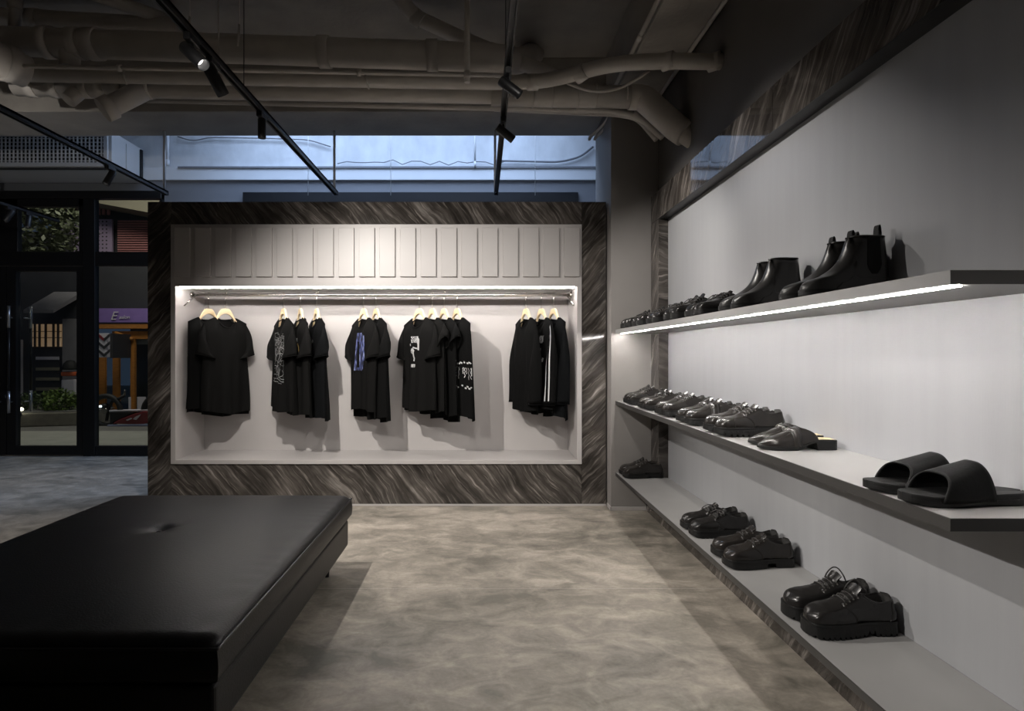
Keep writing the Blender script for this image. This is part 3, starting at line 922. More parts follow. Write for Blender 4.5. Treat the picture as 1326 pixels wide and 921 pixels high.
def line_cavity(o, kind):
    me = o.data; me.materials.append(M_LINING)
    ts = shoe_ts(kind); ts = [ts[0]] + ts + [ts[-1]]
    nu = 22
    t0 = SHAPES[kind]['t0']
    for i in range(len(ts) - 1):
        if ts[i] > t0:
            for j in range(9, 13):
                k = i * nu + j
                if k < len(me.polygons): me.polygons[k].material_index = 1
def patch_mesh(S, tf, te, k0, k1, sd, off, nt=22, nk=8):
    rows = []
    for j in range(-1, nk + 2):
        k = k0 + (k1 - k0) * max(0, min(nk, j)) / nk
        row = []
        for i in range(-1, nt + 2):
            f = max(0, min(nt, i)) / nt
            t = tf(k) + (te(k) - tf(k)) * f
            edge = (i < 0 or i > nt or j < 0 or j > nk)
            row.append(S(min(0.998, max(0.002, t)), k, sd, -0.0005 if edge else off))
        rows.append(row)
    return MB().grid(rows)
SHOE_CACHE = {}
def copy_tree(o, parent=None):
    c = o.copy(); COL.objects.link(c); c.parent = parent
    for ch in list(o.children): copy_tree(ch, c)
    return c
def lace_parts(t, S, ts_rows, r, bow, loop=False, rnd=None, c_m=None):
    c_m = c_m or M_LACE
    lc = MB()
    for i, tr in enumerate(ts_rows):
        a = S(tr, 0.90, 1, 0.0045); b = S(tr, 0.90, -1, 0.0045)
        m = (a + b) / 2 + Vector((0, 0, 0.006))
        lc.tube([a, a.lerp(m, .5) + Vector((0, 0, .002)), m, b.lerp(m, .5) + Vector((0, 0, .002)), b], r, 6)
        if i + 1 < len(ts_rows):
            b2 = S(ts_rows[i+1], 0.93, -1, 0.002); a2 = S(ts_rows[i+1], 0.93, 1, 0.002)
            lc.tube([a, (a + b2) / 2 + Vector((0, 0, .004)), b2], r * .9, 6)
            lc.tube([b, (b + a2) / 2 + Vector((0, 0, .0045)), a2], r * .9, 6)
    lc.build('laces', c_m, t, world=False)
    if bow:
        p = (S(ts_rows[-1], 0.93, 1, 0) + S(ts_rows[-1], 0.93, -1, 0)) / 2 + Vector((-0.004, 0, .010))
        bo = MB()
        for sd in (-1, 1):
            pts = []
            for i in range(11):
                a = math.pi * 2 * i / 10
                pts.append(p + Vector((-0.010 * math.sin(a) * 1.0 - .004, sd * 0.020 * (1 - math.cos(a)), 0.006 * math.sin(a / 2) - 0.012 * (1 - math.cos(a)) / 2)))
            bo.tube(pts, r, 6)
            bo.tube([p, p + Vector((-0.018, sd * 0.012, 0.002)), p + Vector((-0.034, sd * 0.030, -0.014)), p + Vector((-0.040, sd * 0.038, -0.026))], r, 6)
        bo.tube([p + Vector((0, -.005, 0)), p + Vector((0, .005, 0))], r * 1.9, 8)
        bo.build('lace_bow', c_m, t, world=False)
    if loop:
        p = (S(ts_rows[-1], 0.93, 1, 0) + S(ts_rows[-1], 0.93, -1, 0)) / 2 + Vector((0, 0, .008))
        pts = [p + Vector((-0.018 + 0.055 * i / 12, 0.01 - 0.03 * i / 12, 0.042 * math.sin(math.pi * i / 12) ** .8 - 0.004 * i / 12)) for i in range(13)]
        MB().tube(pts, r, 6).build('loose_lace_loop', c_m, t, world=False)
    # eyelets
    ey = MB()
    for tr in ts_rows:
        for sd in (-1, 1):
            p = S(tr, 0.86, sd, 0.0025)
            n = (S(tr, 0.86, sd, 0.01) - S(tr, 0.86, sd, 0.0)).normalized()
            ey.tube([p - n * .001, p + n * .0008], 0.003, 8)
    ey.build('eyelets', M_EYELET, t, world=False)
def make_derby(side, L=0.30, sole_h=0.034, style=None, m=None, k_h=1.0, laces=4, bow=True, loop=False, toecap=False, open_tongue=False, seed=0, strap=False):
    style = style or {}
    m = m or M_SHOE
    t = bpy.data.objects.new('derby_shoe', None); COL.objects.link(t); t['base'] = (0.0, 0.0, 0.0)
    S = surf_fn('derby', L, side, sole_h, k_h)
    sole_mesh('derby', L, side, sole_h, style).build('sole', M_RUBBER, t, world=False)
    up = upper_mesh('derby', L, side, sole_h, k_h, 0.0006, seed)
    line_cavity(up.build('upper', m, t, world=False, fix=True), 'derby')
    # quarters (side panels) overlapping the vamp
    for sd in (-1, 1):
        q = patch_mesh(S, lambda k: 0.50 - 0.13 * sm(k * 1.15) if not strap else .52, lambda k: 0.99, 0.0, 1.0, sd, 0.0018)
        q.build('quarter_panel', m, t, world=False)
        hc = patch_mesh(S, lambda k: 0.88 + 0.06 * k, lambda k: 0.992, 0.0, 0.97, sd, 0.0034, 8)
        hc.build('heel_counter', m, t, world=False)
    # tongue
    c0 = (S(.40, 1, 1) + S(.40, 1, -1)) / 2; c1 = (S(.565, 1, 1) + S(.565, 1, -1)) / 2
    rows = []
    for i in range(13):
        f = i / 12
        c = c0.lerp(c1, f) + Vector((0, 0, 0.004 + 0.004 * math.sin(f * 3)))
        if f > 0.8: c += Vector((0.010 * (f - .8) * 5, 0, 0.014 * (f - .8) * 5 * (1.6 if open_tongue else 1)))
        hw = 0.019 + 0.007 * f
        rows.append([c + Vector((0, hw * k, -0.006 * k * k * 1.2)) for k in (-1, -.7, -.35, 0, .35, .7, 1)])
    top = rows; bot = [[p + Vector((0.002, 0, -0.004)) for p in r] for r in rows]
    mt = MB().grid(top).grid(bot)
    mt.grid([top[-1], bot[-1]]).grid([[r[0] for r in top], [r[0] for r in bot]]).grid([[r[-1] for r in top], [r[-1] for r in bot]])
    mt.build('tongue', m, t, world=False)
    # collar piping
    for sd in (-1, 1):
        MB().tube([S(0.58 + 0.37 * i / 16, 1.0, sd, 0.0) for i in range(17)], 0.0026, 6).build('collar_edge', m, t, world=False)
    if toecap:
        MB().tube([S(.20 + .01 * math.sin(k * 3), k, 1, 0.0006) for k in [i / 10 for i in range(11)]] + [S(.20, k, -1, 0.0006) for k in [1 - i / 10 for i in range(11)]], 0.0018, 6).build('toe_cap_seam', m, t, world=False)
    if strap:
        rows = []
        for i in range(-10, 11):
            k = 1 - abs(i) / 10 * .85; sd = 1 if i >= 0 else -1
            rows.append([S(.40 - .04*(1-k), k, sd, -.001), S(.40 - .04*(1-k), k, sd, .005), S(.47, k, sd, .006), S(.53 + .02*(1-k), k, sd, .005), S(.53 + .02*(1-k), k, sd, -.001)])
        MB().grid(rows).build('instep_strap', m, t, world=False)
        p = S(.46, .35, 1, .007)
        bk = MB()
        q = [p + Vector((dx, 0, dz)) for dx, dz in ((-.012, -.008), (.012, -.008), (.012, .008), (-.012, .008), (-.012, -.008))]
        bk.tube(q, .0016, 6); bk.build('buckle', M_EYELET, t, world=False)
    else:
        rowsT = [.405 + (.545 - .405) * i / (laces - 1) for i in range(laces)]
        lace_parts(t, S, rowsT, 0.0023, bow, loop)
    return t
def make_boot(side, L=0.295, sole_h=0.026, gusset=True, k_h=1.0, m=None, seed=0):
    m = m or M_SHOE_M
    t = bpy.data.objects.new('ankle_boot', None); COL.objects.link(t); t['base'] = (0.0, 0.0, 0.0)
    S = surf_fn('boot', L, side, sole_h, k_h)
    sole_mesh('boot', L, side, sole_h, dict(spring=.008, arch=(.5, .72), arch_h=.012), 0.004).build('sole', M_RUBBER, t, world=False)
    line_cavity(upper_mesh('boot', L, side, sole_h, k_h, 0.0003, seed).build('upper', m, t, world=False), 'boot')
    for sd in (-1, 1):
        MB().tube([S(0.575 + 0.38 * i / 12, 1.0, sd, 0.0) for i in range(13)], 0.0028, 6).build('collar_edge', m, t, world=False)
        if gusset:
            g = patch_mesh(S, lambda k: .71 + .10 * (1 - sm((k - .30) / .14)) * .5, lambda k: .87 - .10 * (1 - sm((k - .30) / .14)) * .5, .30, 1.0, sd, .0012, 12)
            g.build('elastic_gusset', M_ELASTIC, t, world=False)
        hc = patch_mesh(S, lambda k: .30 + .35 * k, lambda k: .985, 0, .24, sd, .0012)
        hc.build('counter_panel', m, t, world=False)
    if gusset:
        for tt, nm, hh in ((.61, 'pull_tab', .024), (.95, 'pull_tab', .044)):
            a = (S(tt, 1, 1) + S(tt, 1, -1)) / 2
            lp = MB()
            rows = []
            for i in range(11):
                an = math.pi * i / 10
                c = a + Vector((0.007 * math.cos(an), 0, -0.012 + (hh + .012) * math.sin(an) ** .6))
                rows.append([c + Vector((0, -0.011, 0)), c + Vector((0, 0.011, 0))])
            lp.grid(rows); lp.grid([[p + Vector((0.0, 0, -0.003)) for p in r] for r in rows])
            lp.build(nm, M_ELASTIC, t, world=False)
    else:
        MB().tube([S(.80, .12 + .85 * i / 12, 1, 0.001) for i in range(13)], .0022, 6).build('side_zip', M_EYELET, t, world=False)
    return t
def flat_outline(side, pts, ra, rb):
    def wid(t): return interp(pts, t) * end_round(t, ra, rb)
    def cen(t): return side * 0.006 * math.sin(math.pi * t)
    return wid, cen
def make_mule(side, L=0.30):
    t = bpy.data.objects.new('leather_mule', None); COL.objects.link(t); t['base'] = (0.0, 0.0, 0.0)
    wid, cen = flat_outline(side, [(0, .016), (.08, .027), (.18, .040), (.3, .046), (.45, .042), (.6, .035), (.8, .033), (1, .031)], .10, .08)
    sh = 0.016
    def zs(tt): return sh + 0.020 * sm((tt - .42) / .34)
    mb = MB(); rows = []
    ts = [0.0005, .004, .012, .025] + [.04 + .92 * i / 60 for i in range(61)] + [.97, .985, .996, .9995]
    for tt in ts:
        w = wid(tt) + .003; c = cen(tt); x = -L/2 + L * tt
        zb = 0.008 * max(0, 1 - tt / .2) ** 2 + (zs(tt) - .006) * min(1, max(0, (tt - .44) / .16)) * (tt < .70)
        z1 = zs(tt)
        rows.append([(x, c + w, zb), (x, c + w, z1 - .001), (x, c + w * .96, z1), (x, c, z1), (x, c - w * .96, z1), (x, c - w, z1 - .001), (x, c - w, zb), (x, c, zb)])
    mb.grid(rows, closed_u=True, smooth=False)
    n = 8; mb.f.append(tuple(range(n))); mb.sm.append(False); o = len(mb.v) - n; mb.f.append(tuple(range(o, o + n))); mb.sm.append(False)
    mb.build('sole', M_RUBBER, t, world=False)
    # insole
    rows = []
    for i in range(41):
        tt = .30 + .68 * i / 40
        w = wid(tt) * .93; c = cen(tt); x = -L/2 + L * tt
        rows.append([(x, c + w * k, zs(tt) + .0015 + .002 * k * k) for k in (-1, -.6, -.2, .2, .6, 1)])
    MB().grid(rows).build('insole', M_INSOLE, t, world=False)
    # upper, cut away behind the instep
    H = [(0, .010), (.06, .018), (.15, .030), (.28, .043), (.40, .056), (.5, .066), (.58, .072)]
    def P(tt, th, off=0.0):
        w = wid(tt); c = cen(tt); h = interp(H, tt) if tt < .58 else .072
        co, si = math.cos(th), math.sin(th)
        return Vector((-L/2 + L * tt, c + (w * .99 + off) * math.copysign(abs(co) ** .72, co), zs(tt) - .004 + (h + off) * si ** .85))
    rows = []
    for i in range(31):
        f = i / 30
        row = []
        for j in range(29):
            th = math.pi * j / 28
            tend = .53 + .20 * abs(math.cos(th)) ** 3 
            row.append(P(.002 + (tend - .002) * (f ** .8), th))
        rows.append(row)
    o = MB().grid(rows).build('upper', M_SHOE_B, t, world=False)
    rows = []
    for i in range(13):
        f = i / 12; row = []
        for j in range(29):
            th = math.pi * j / 28
            tend = .532 + .20 * abs(math.cos(th)) ** 3
            row.append(P(.25 + (tend - .25) * f, th, -.0028))
        rows.append(row)
    MB().grid(rows).build('lining', M_INSOLE, t, world=False)
    rows = []
    for j in range(29):
        th = math.pi * j / 28
        rows.append([P(.40, th, -.001), P(.40, th, .004), P(.455, th, .005), P(.51, th, .004), P(.51, th, -.001)])
    MB().grid(rows).build('instep_strap', M_SHOE_B, t, world=False)
    bk = MB(); p = P(.455, math.pi * .30, .007); p2 = P(.455, math.pi * .40, .007)
    bk.tube([P(.42, math.pi*.27, .007), P(.49, math.pi*.27, .007), P(.49, math.pi*.38, .007), P(.42, math.pi*.38, .007), P(.42, math.pi*.27, .007)], .0016, 6)
    bk.build('buckle', M_EYELET, t, world=False)
    return t
def make_slide(side, L=0.30):
    t = bpy.data.objects.new('slide_sandal', None); COL.objects.link(t); t['base'] = (0.0, 0.0, 0.0)
    wid, cen = flat_outline(side, [(0, .040), (.15, .049), (.3, .053), (.45, .049), (.6, .043), (.8, .041), (1, .040)], .20, .16)
    mb = MB(); rows = []
    ts = [0.0005, .003, .008, .016, .028, .045] + [.06 + .88 * i / 50 for i in range(51)] + [.955, .97, .984, .993, .9995]
    th_ = 0.026
    for tt in ts:
        w = wid(tt); c = cen(tt); x = -L/2 + L * tt
        zb = 0.010 * max(0, 1 - tt / .25) ** 2
        z1 = th_ + 0.004 * max(0, 1 - tt / .15) + .004 * sm((tt - .5) / .4)
        rows.append([(x, c + w * .95, zb), (x, c + w, zb + .004), (x, c + w, (zb+z1)/2), (x, c + w * .985, (zb+z1)/2 + .001), (x, c + w, (zb+z1)/2 + .002), (x, c + w, z1 - .003), (x, c + w * .96, z1), (x, c, z1 - .003), (x, c - w * .96, z1), (x, c - w, z1 - .003), (x, c - w, (zb+z1)/2 + .002), (x, c - w * .985, (zb+z1)/2 + .001), (x, c - w, (zb+z1)/2), (x, c - w, zb + .004), (x, c - w * .95, zb), (x, c, zb)])
    mb.grid(rows, closed_u=True, smooth=False)
    n = 16; mb.f.append(tuple(range(n))); mb.sm.append(False); o = len(mb.v) - n; mb.f.append(tuple(range(o, o + n))); mb.sm.append(False)
    mb.build('footbed', M_RUBBER, t, world=False)
    rows = []
    for j in range(33):
        f = j / 32; th = math.pi * f
        co, si = math.cos(th), math.sin(th)
        row = []
        for i in range(15):
            g = i / 14
            tf = .20 + .10 * si; te = .66 - .06 * si
            tt = tf + (te - tf) * g
            w = wid(tt) + .002; c = cen(tt)
            h = .050 + .028 * g
            row.append((-L/2 + L * tt, c + w * math.copysign(abs(co) ** .62, co), .012 + (h + .008) * si ** .75))
        rows.append(row)
    o = MB().grid(rows).build('strap', M_SUEDE, t, world=False)
    md = o.modifiers.new('thick', 'SOLIDIFY'); md.thickness = .0045; md.offset = 1
    return t

def place(o, x_toe, y, z, L, rot_deg, name, label, cat, group):
    """toe of the shoe at x_toe, pointing away from the wall."""
    o.name = name
    a = math.radians(rot_deg)
    o.location = (x_toe + L / 2 * math.cos(a), y, z)
    o.rotation_euler = (0, 0, a)
    o['label'] = label; o['category'] = cat; o['group'] = group
    return o
def pair(maker, y_near, gap, x_toe, z, L, name, label, cat, group, rots=(4, 2), dx=0.0, **kw):
    place(maker(1, L=L, **kw), x_toe, y_near, z, L, rots[0], name, label, cat, group)
    place(maker(-1, L=L, **kw), x_toe + dx, y_near + gap, z, L, rots[1], name, label, cat, group)

# lowest shelf
pair(make_derby, 1.868, 0.122, 1.055, ZL, .296, 'derby_shoe', 'chunky black derby shoe with a loose arching lace, on the lowest shelf', 'shoe', 'pair with the loose lace', (3, 3),
     sole_h=.046, style=dict(lug=17, lug_d=.009, spring=.006, arch=(.60, .72), arch_h=.010, flare=.03), open_tongue=True, bow=False, loop=True, k_h=1.02)
pair(make_derby, 2.455, 0.125, 1.040, ZL, .300, 'derby_shoe', 'glossy black derby shoe with block heel, middle of the lowest shelf', 'shoe', 'glossy block heel pair', (4, 2), dx=.005,
     sole_h=.038, style=dict(spring=.012, arch=(.55, .70), arch_h=.020, flare=.02), m=M_SHOE_B, bow=False, laces=3, seed=4)
pair(make_derby, 2.865, 0.118, 1.045, ZL, .300, 'derby_shoe', 'soft black derby shoe on lugged sole behind the glossy block heel pair', 'shoe', 'soft lugged pair', (4, 3),
     sole_h=.036, style=dict(lug=15, lug_d=.004, spring=.012, arch=(.58, .66), arch_h=.004), k_h=.98, seed=7)
pair(make_derby, 4.205, 0.105, 1.045, ZL, .292, 'derby_shoe', 'polished black derby shoe at the pillar end of the lowest shelf', 'shoe', 'polished pair by the pillar', (3, 2),
     sole_h=.034, style=dict(spring=.010, arch=(.58, .70), arch_h=.010), bow=False, laces=3, m=M_SHOE_B)
# middle shelf
pair(make_slide, 1.385, 0.125, 1.012, ZM, .305, 'slide_sandal', 'black leather slide sandal with wide strap on the middle shelf', 'sandal', 'wide strap slides', (3, 1))
pair(make_mule, 2.165, 0.118, 1.045, ZM, .298, 'leather_mule', 'backless black leather mule with beige insole and buckled strap', 'mule', 'backless mules', (2, 2), dx=.02)
pair(make_derby, 2.52, 0.118, 1.032, ZM, .305, 'derby_shoe', 'black derby shoe with deeply lugged sole next to the mules', 'shoe', 'deep lug pair beside the mules', (4, 3),
     sole_h=.040, style=dict(lug=12, lug_d=.011, spring=.016, arch=(.60, .66), arch_h=.004), m=M_SHOE_B, bow=False, laces=4, toecap=True)
pair(make_derby, 2.90, 0.118, 1.035, ZM, .300, 'strap_shoe', 'shiny strapped shoe with thick rubber sole on the middle shelf', 'shoe', 'shiny strapped pair', (4, 3),
     sole_h=.036, style=dict(lug=14, lug_d=.004, spring=.012, arch=(.60, .66), arch_h=.004), m=M_SHOE_B, strap=True)
pair(make_derby, 3.27, 0.118, 1.035, ZM, .300, 'derby_shoe', 'laced black derby shoe behind the shiny strapped pair', 'shoe', 'laced pair behind the strapped shoes', (4, 3),
     sole_h=.040, style=dict(lug=12, lug_d=.010, spring=.014, arch=(.60, .66), arch_h=.004), m=M_SHOE_B, bow=False, laces=5)
pair(make_derby, 3.66, 0.118, 1.04, ZM, .296, 'derby_shoe', 'low black derby shoe, second pair from the pillar on the middle shelf', 'shoe', 'low pair second from the pillar', (4, 3),
     sole_h=.034, style=dict(spring=.012, lug=15, lug_d=.004), m=M_SHOE_B, bow=True, laces=3, k_h=.95)
pair(make_derby, 4.04, 0.118, 1.04, ZM, .296, 'derby_shoe', 'black derby shoe next to the pillar on the middle shelf', 'shoe', 'middle shelf pair by the pillar', (4, 3),
     sole_h=.038, style=dict(lug=12, lug_d=.009, spring=.012), m=M_SHOE_B, bow=False, laces=4)
# top shelf
pair(make_boot, 1.90, 0.118, 1.058, ZU, .292, 'chelsea_boot', 'black leather ankle boot with elastic side gusset and pull tabs', 'boot', 'elastic sided boots', (3, 2), gusset=True)
pair(make_boot, 2.40, 0.118, 1.050, ZU, .292, 'zip_boot', 'plain matte black ankle boot with straight cut shaft', 'boot', 'plain straight boots', (3, 2), gusset=False, k_h=1.06)
pair(make_derby, 2.80, 0.115, 1.045, ZU, .298, 'derby_shoe', 'black laced shoe next to the plain boots on the top shelf', 'shoe', 'top shelf pair beside the boots', (3, 2), bow=True, laces=4, sole_h=.032, k_h=.95, style=dict(spring=.01))
pair(make_derby, 3.14, 0.115, 1.045, ZU, .298, 'derby_shoe', 'black laced shoe with high tongue in the middle of the top shelf', 'shoe', 'high tongue pair', (3, 2), bow=True, laces=4, sole_h=.040, k_h=1.02, open_tongue=True, style=dict(spring=.01, lug=14, lug_d=.005))
pair(make_derby, 3.48, 0.115, 1.045, ZU, .298, 'derby_shoe', 'black laced shoe, third pair from the pillar on the top shelf', 'shoe', 'third top shelf pair', (3, 2), bow=True, laces=4, sole_h=.036, style=dict(spring=.01))
pair(make_derby, 3.83, 0.115, 1.045, ZU, .298, 'derby_shoe', 'black laced shoe, second pair from the pillar on the top shelf', 'shoe', 'second top shelf pair', (3, 2), bow=False, laces=4, sole_h=.036, style=dict(spring=.01))
pair(make_derby, 4.15, 0.112, 1.045, ZU, .298, 'derby_shoe', 'black laced shoe at the pillar end of the top shelf', 'shoe', 'top shelf pair by the pillar', (3, 2), bow=False, laces=4, sole_h=.038, style=dict(spring=.01, lug=14, lug_d=.005))

# ------------------------------------------------------------------ leather bench
BX0, BX1, BY0, BY1 = -2.02, -0.728, 1.575, 3.20
bn = thing('leather_bench', 'large low black leather bench with a single tufted button', 'bench', ((BX0+BX1)/2, (BY0+BY1)/2, 0))
def cushion():
    cx, cy = (BX0+BX1)/2, (BY0+BY1)/2; hx, hy = (BX1-BX0)/2, (BY1-BY0)/2
    zt, r = 0.412, 0.045
    bxp, byp = -1.42, 2.52
    def axis(h, n):
        a = []
        for i in range(n + 1):
            k = -1 + 2 * i / n
            a.append(h * math.copysign(1 - (1 - abs(k)) ** 1.5, k))
        return a
    xs, ys_ = axis(hx, 90), axis(hy, 100)
    rows = []
    for y in ys_:
        row = []
        for x in xs:
            ex = max(0, abs(x) - (hx - r)) / r; ey = max(0, abs(y) - (hy - r)) / r
            q = min(1.0, math.hypot(ex, ey))
            drop = r * 0.62 * (1 - math.sqrt(max(0, 1 - q * q)))
            crown = 0.022 * (1 - (abs(x) / hx) ** 3.5) * (1 - (abs(y) / hy) ** 3.5)
            wx, wy = cx + x, cy + y
            d = math.hypot(wx - bxp, wy - byp)
            dim = 0.020 * math.exp(-(d / 0.036) ** 2) + 0.006 * math.exp(-(d / 0.11) ** 2)
            a = math.atan2(wy - byp, wx - bxp)
            wr = 0.0015 * math.cos(5 * a + 0.6) * math.exp(-((d - .06) / .045) ** 2)
            puck = 0.0007 * math.sin(wy * 62 + 3 * math.sin(wy * 9)) * sm((abs(x) - hx + .16) / .1) * (1 - q) + 0.0007 * math.sin(wx * 58 + 2 * math.sin(wx * 7)) * sm((abs(y) - hy + .16) / .1) * (1 - q)
            row.append((wx, wy, zt + crown - drop - dim + wr + puck))
        rows.append(row)
    mb = MB().grid(rows)
    # side walls
    per = [(x, ys_[0], 0) for x in xs] + [(xs[-1], y, 0) for y in ys_[1:]] + [(x, ys_[-1], 0) for x in xs[::-1][1:]] + [(xs[0], y, 0) for y in ys_[::-1][1:-1]]
    z1 = zt - r * .62
    wall = []
    for k in range(9):
        f = k / 8
        z = z1 + (0.285 - z1) * f
        bulge = 0.006 * math.sin(math.pi * f) - 0.012 * max(0, f - .88) * 8
        wall.append([(cx + x * (1 + bulge / hx), cy + y * (1 + bulge / hy), z) for x, y, _ in per])
    mb.grid(wall, closed_u=True)
    o = mb.build('cushion', M_LEATHER, bn)
    seam = [(cx + x * (1 + .003 / hx), cy + y * (1 + .003 / hy), z1 + .002) for x, y, _ in per]
    MB().tube(seam + [seam[0]], .0042, 8, caps=False).build('piping', M_SEAM, o)
    MB().lathe([(0.0005, .006), (.008, .005), (.013, 0.0), (.014, -.006)], (bxp, byp, zt + .022 - .022), 16).build('button', M_LEATHER, o)
cushion()
MB().box(BX0 + .012, BX1 - .012, BY0 + .012, BY1 - .012, .13, .277).build('base', M_LEATHER, bn, .018, 4)
for x in (BX0 + .13, BX1 - .10):
    for y in (BY0 + .13, BY1 - .13):
        MB().lathe([(.0005, 0), (.011, 0), (.012, .004), (.017, .125), (.022, .132), (.0005, .132)], (x, y, 0), 14).build('leg', M_BLACK, bn)

# ------------------------------------------------------------------ pipes under the ceiling
PG = 'painted service pipes under the ceiling'
def rounded(path, r, n=6):
    P = [Vector(p) for p in path]; out = [P[0]]
    for i in range(1, len(P) - 1):
        a, b, c = P[i-1], P[i], P[i+1]
        d1 = (a - b); d2 = (c - b)
        q = min(r, d1.length * .45, d2.length * .45)
        p1 = b + d1.normalized() * q; p2 = b + d2.normalized() * q
        for k in range(n + 1):
            f = k / n
            out.append(p1 * (1-f)**2 + b * 2*f*(1-f) + p2 * f*f)
    out.append(P[-1]); return out
def pipe(label, path, r, collars=(), bend=0.12, n=20, name='service_pipe', cr=1.13, cl=0.035):
    base = path[len(path) // 2]
    t = thing(name, label, 'pipe', tuple(base), group=PG)
    pts = rounded(path, bend)
    MB().tube(pts, r, n).build('run', M_PIPE, t)
    for p, d in collars:
        p = Vector(p); d = Vector(d).normalized()
        MB().tube([p - d * cl, p + d * cl], r * cr, n).build('coupling', M_PIPE, t)
    return t
def wp(px, py, d): return tuple(W(px, py, d))
XA = (1, 0, 0)
def xcol(pxs, a, b, d):
    out = []
    for px in pxs:
        f = (px - a[0]) / (b[0] - a[0])
        out.append((wp(px, a[1] + (b[1] - a[1]) * f, d), XA))
    return out
# big upper drain
a, b = (-60, 51), (640, 75)
t = pipe('thick painted drain pipe, uppermost of the long runs, ending in an elbow', [wp(*a, 3.7), wp(*b, 3.7), wp(672, 80, 4.1), wp(690, 70, 4.5)], .088, xcol([63, 100, 122, 420, 560], a, b, 3.7), .16)
for px in (95,):
    p = W(px, 62, 3.7); MB().tube([p + Vector((-.03, 0, .02)), p + Vector((-.02, .0, -.13))], .06, 18).build('branch_stub', M_PIPE, t)
# big blunt elbow at the left edge
p = W(-22, 68, 3.45)
pipe('blunt wide pipe bend beside the uppermost drain', [tuple(p + Vector((-.5, 0, .05))), tuple(p), tuple(p + Vector((.10, .2, -.02)))], .10, [(tuple(p + Vector((.06, .12, -.01))), (.4, .9, 0))], .2)
# thin conduit
t = pipe('thin straight painted conduit between the drains', [wp(-60, 84, 3.55), wp(660, 98, 3.55)], .0125, xcol([155, 465], (-60, 84), (660, 98), 3.55), n=12, cr=1.6, cl=.012)
for px in (160, 473):
    q = W(px, 86 + (px) * .02, 3.54)
    MB().tube([q + Vector((0, 0, -.01)), q + Vector((.012, -.02, -.06)), q + Vector((.025, -.01, -.10))], .006, 8).build('clip', M_PIPE, t)
# middle drain that swan-necks into the right wall
pipe('long painted drain pipe with a swan neck into the dark wall', [wp(-60, 95, 3.65), wp(640, 107, 3.65), wp(706, 106, 3.62), wp(790, 83, 3.45), wp(850, 79, 3.32), tuple(W(938, 80, 3.225))], .044,
     [(wp(752, 95, 3.53), (1, -.9, .35)), (wp(865, 79.2, 3.31), (1, -.7, 0)), (wp(925, 79.8, 3.245), (1, -.85, 0)), (wp(690, 106.5, 3.63), XA)], .22)
# lower big drain with elbow into the wall
a, b = (20, 112), (832, 126)
e1 = W(832, 126, 3.9); e2 = W(876, 166, 3.78); 
t = pipe('thick lower drain pipe turning down into the dark wall', [wp(*a, 3.9), wp(640, 122.5, 3.9), tuple(e1), tuple(e2), tuple(e2 + Vector((.12, -.06, -.12)))], .062,
     xcol([42, 72, 110, 132, 155, 190], a, b, 3.9), .10)
MB().tube([W(636, 123, 3.9), W(832, 126, 3.9)], .074, 20).build('wider_run', M_PIPE, t)
MB().tube(rounded([W(815, 125.7, 3.9), e1, e2, e2 + Vector((.05, -.03, -.05))], .07), .084, 20).build('elbow', M_PIPE, t)
for px in (690, 715, 748, 771, 810):
    MB().tube([W(px - 1.0, 124.5, 3.9), W(px + 1.0, 124.5, 3.9)], .078, 20).build('coupling', M_PIPE, t)
q0 = W(188, 116, 3.9)
MB().tube([q0, W(135, 142, 3.72)], .066, 18).build('branch', M_PIPE, t)
MB().tube([W(146, 137, 3.74), W(133, 143, 3.71)], .078, 18).build('branch_socket', M_PIPE, t)
MB().tube([W(105, 116, 3.9), W(88, 130, 3.84)], .05, 16).build('branch', M_PIPE, t)
# slim pipe under it
pipe('slim painted pipe running just beneath the lower drain', [wp(190, 129, 4.1), wp(790, 143, 4.1), wp(826, 150, 4.05), tuple(W(858, 178, 3.98))], .024, [(wp(826, 150, 4.05), (1, 0, -.4))], .08, 14)
pipe('slim painted pipe turning down beside the pillar top', [wp(640, 141, 4.2), wp(800, 148, 4.2), wp(826, 153, 4.12), tuple(W(850, 181, 4.05))], .020, (), .08, 12)
# diagonal drain from the slab
pipe('diagonal painted pipe falling from the ceiling slab', [wp(512, -13, 3.72), wp(534, 20, 3.82), wp(590, 46, 3.92), wp(660, 76, 3.95), wp(735, 104, 3.98)], .048,
     [(wp(541, 24, 3.83), (1, .2, -.7)), (wp(640, 67.5, 3.94), (1, 0, -.4))], .10)
# short rear pipes at the left
pipe('wide dark pipe close under the slab behind the uppermost drain', [wp(-40, 20, 3.85), wp(235, 36, 3.85)], .060, [(wp(45, 25, 3.85), XA)])
pipe('slanting painted pipe crossing above the uppermost drain', [wp(95, -18, 3.5), wp(236, 33, 3.95)], .042, ())
pipe('short upright painted pipe rising from the uppermost drain', [wp(20, -20, 3.75), wp(19, 44, 3.75)], .038, [(wp(19.5, 6, 3.75), (0, 0, 1))])
pipe('curved small conduit sagging behind the swan neck pipe', [wp(735, 108, 3.75)] + [tuple(W(735 + 106 * i / 8, 108 + 14 * math.sin(math.pi * i / 8) - 14 * (i / 8) ** 2 * 1.2, 3.75 - .2 * i / 8)) for i in range(1, 9)], .010, (), .04, 10)
pipe('thin vertical pipe dropping from the slab between the tracks', [wp(605, -40, 3.5), wp(605, 107, 3.5)], .0165, [(wp(605, 97, 3.5), (0, 0, 1))], n=12, cr=1.25, cl=.02)
pipe('straight conduit fixed along the side beam', [(.985, -1.0, Z_BEAM + .03), (.985, 4.5, Z_BEAM + .03)], .016, [((.985, 3.55, Z_BEAM + .03), (0, 1, 0))], n=12)
pipe('straight conduit in the corner of the dark wall', [(X_RW - .03, 1.5, Z_BEAM - .02), (X_RW - .03, 4.3, Z_BEAM - .02)], .013, (), n=12)
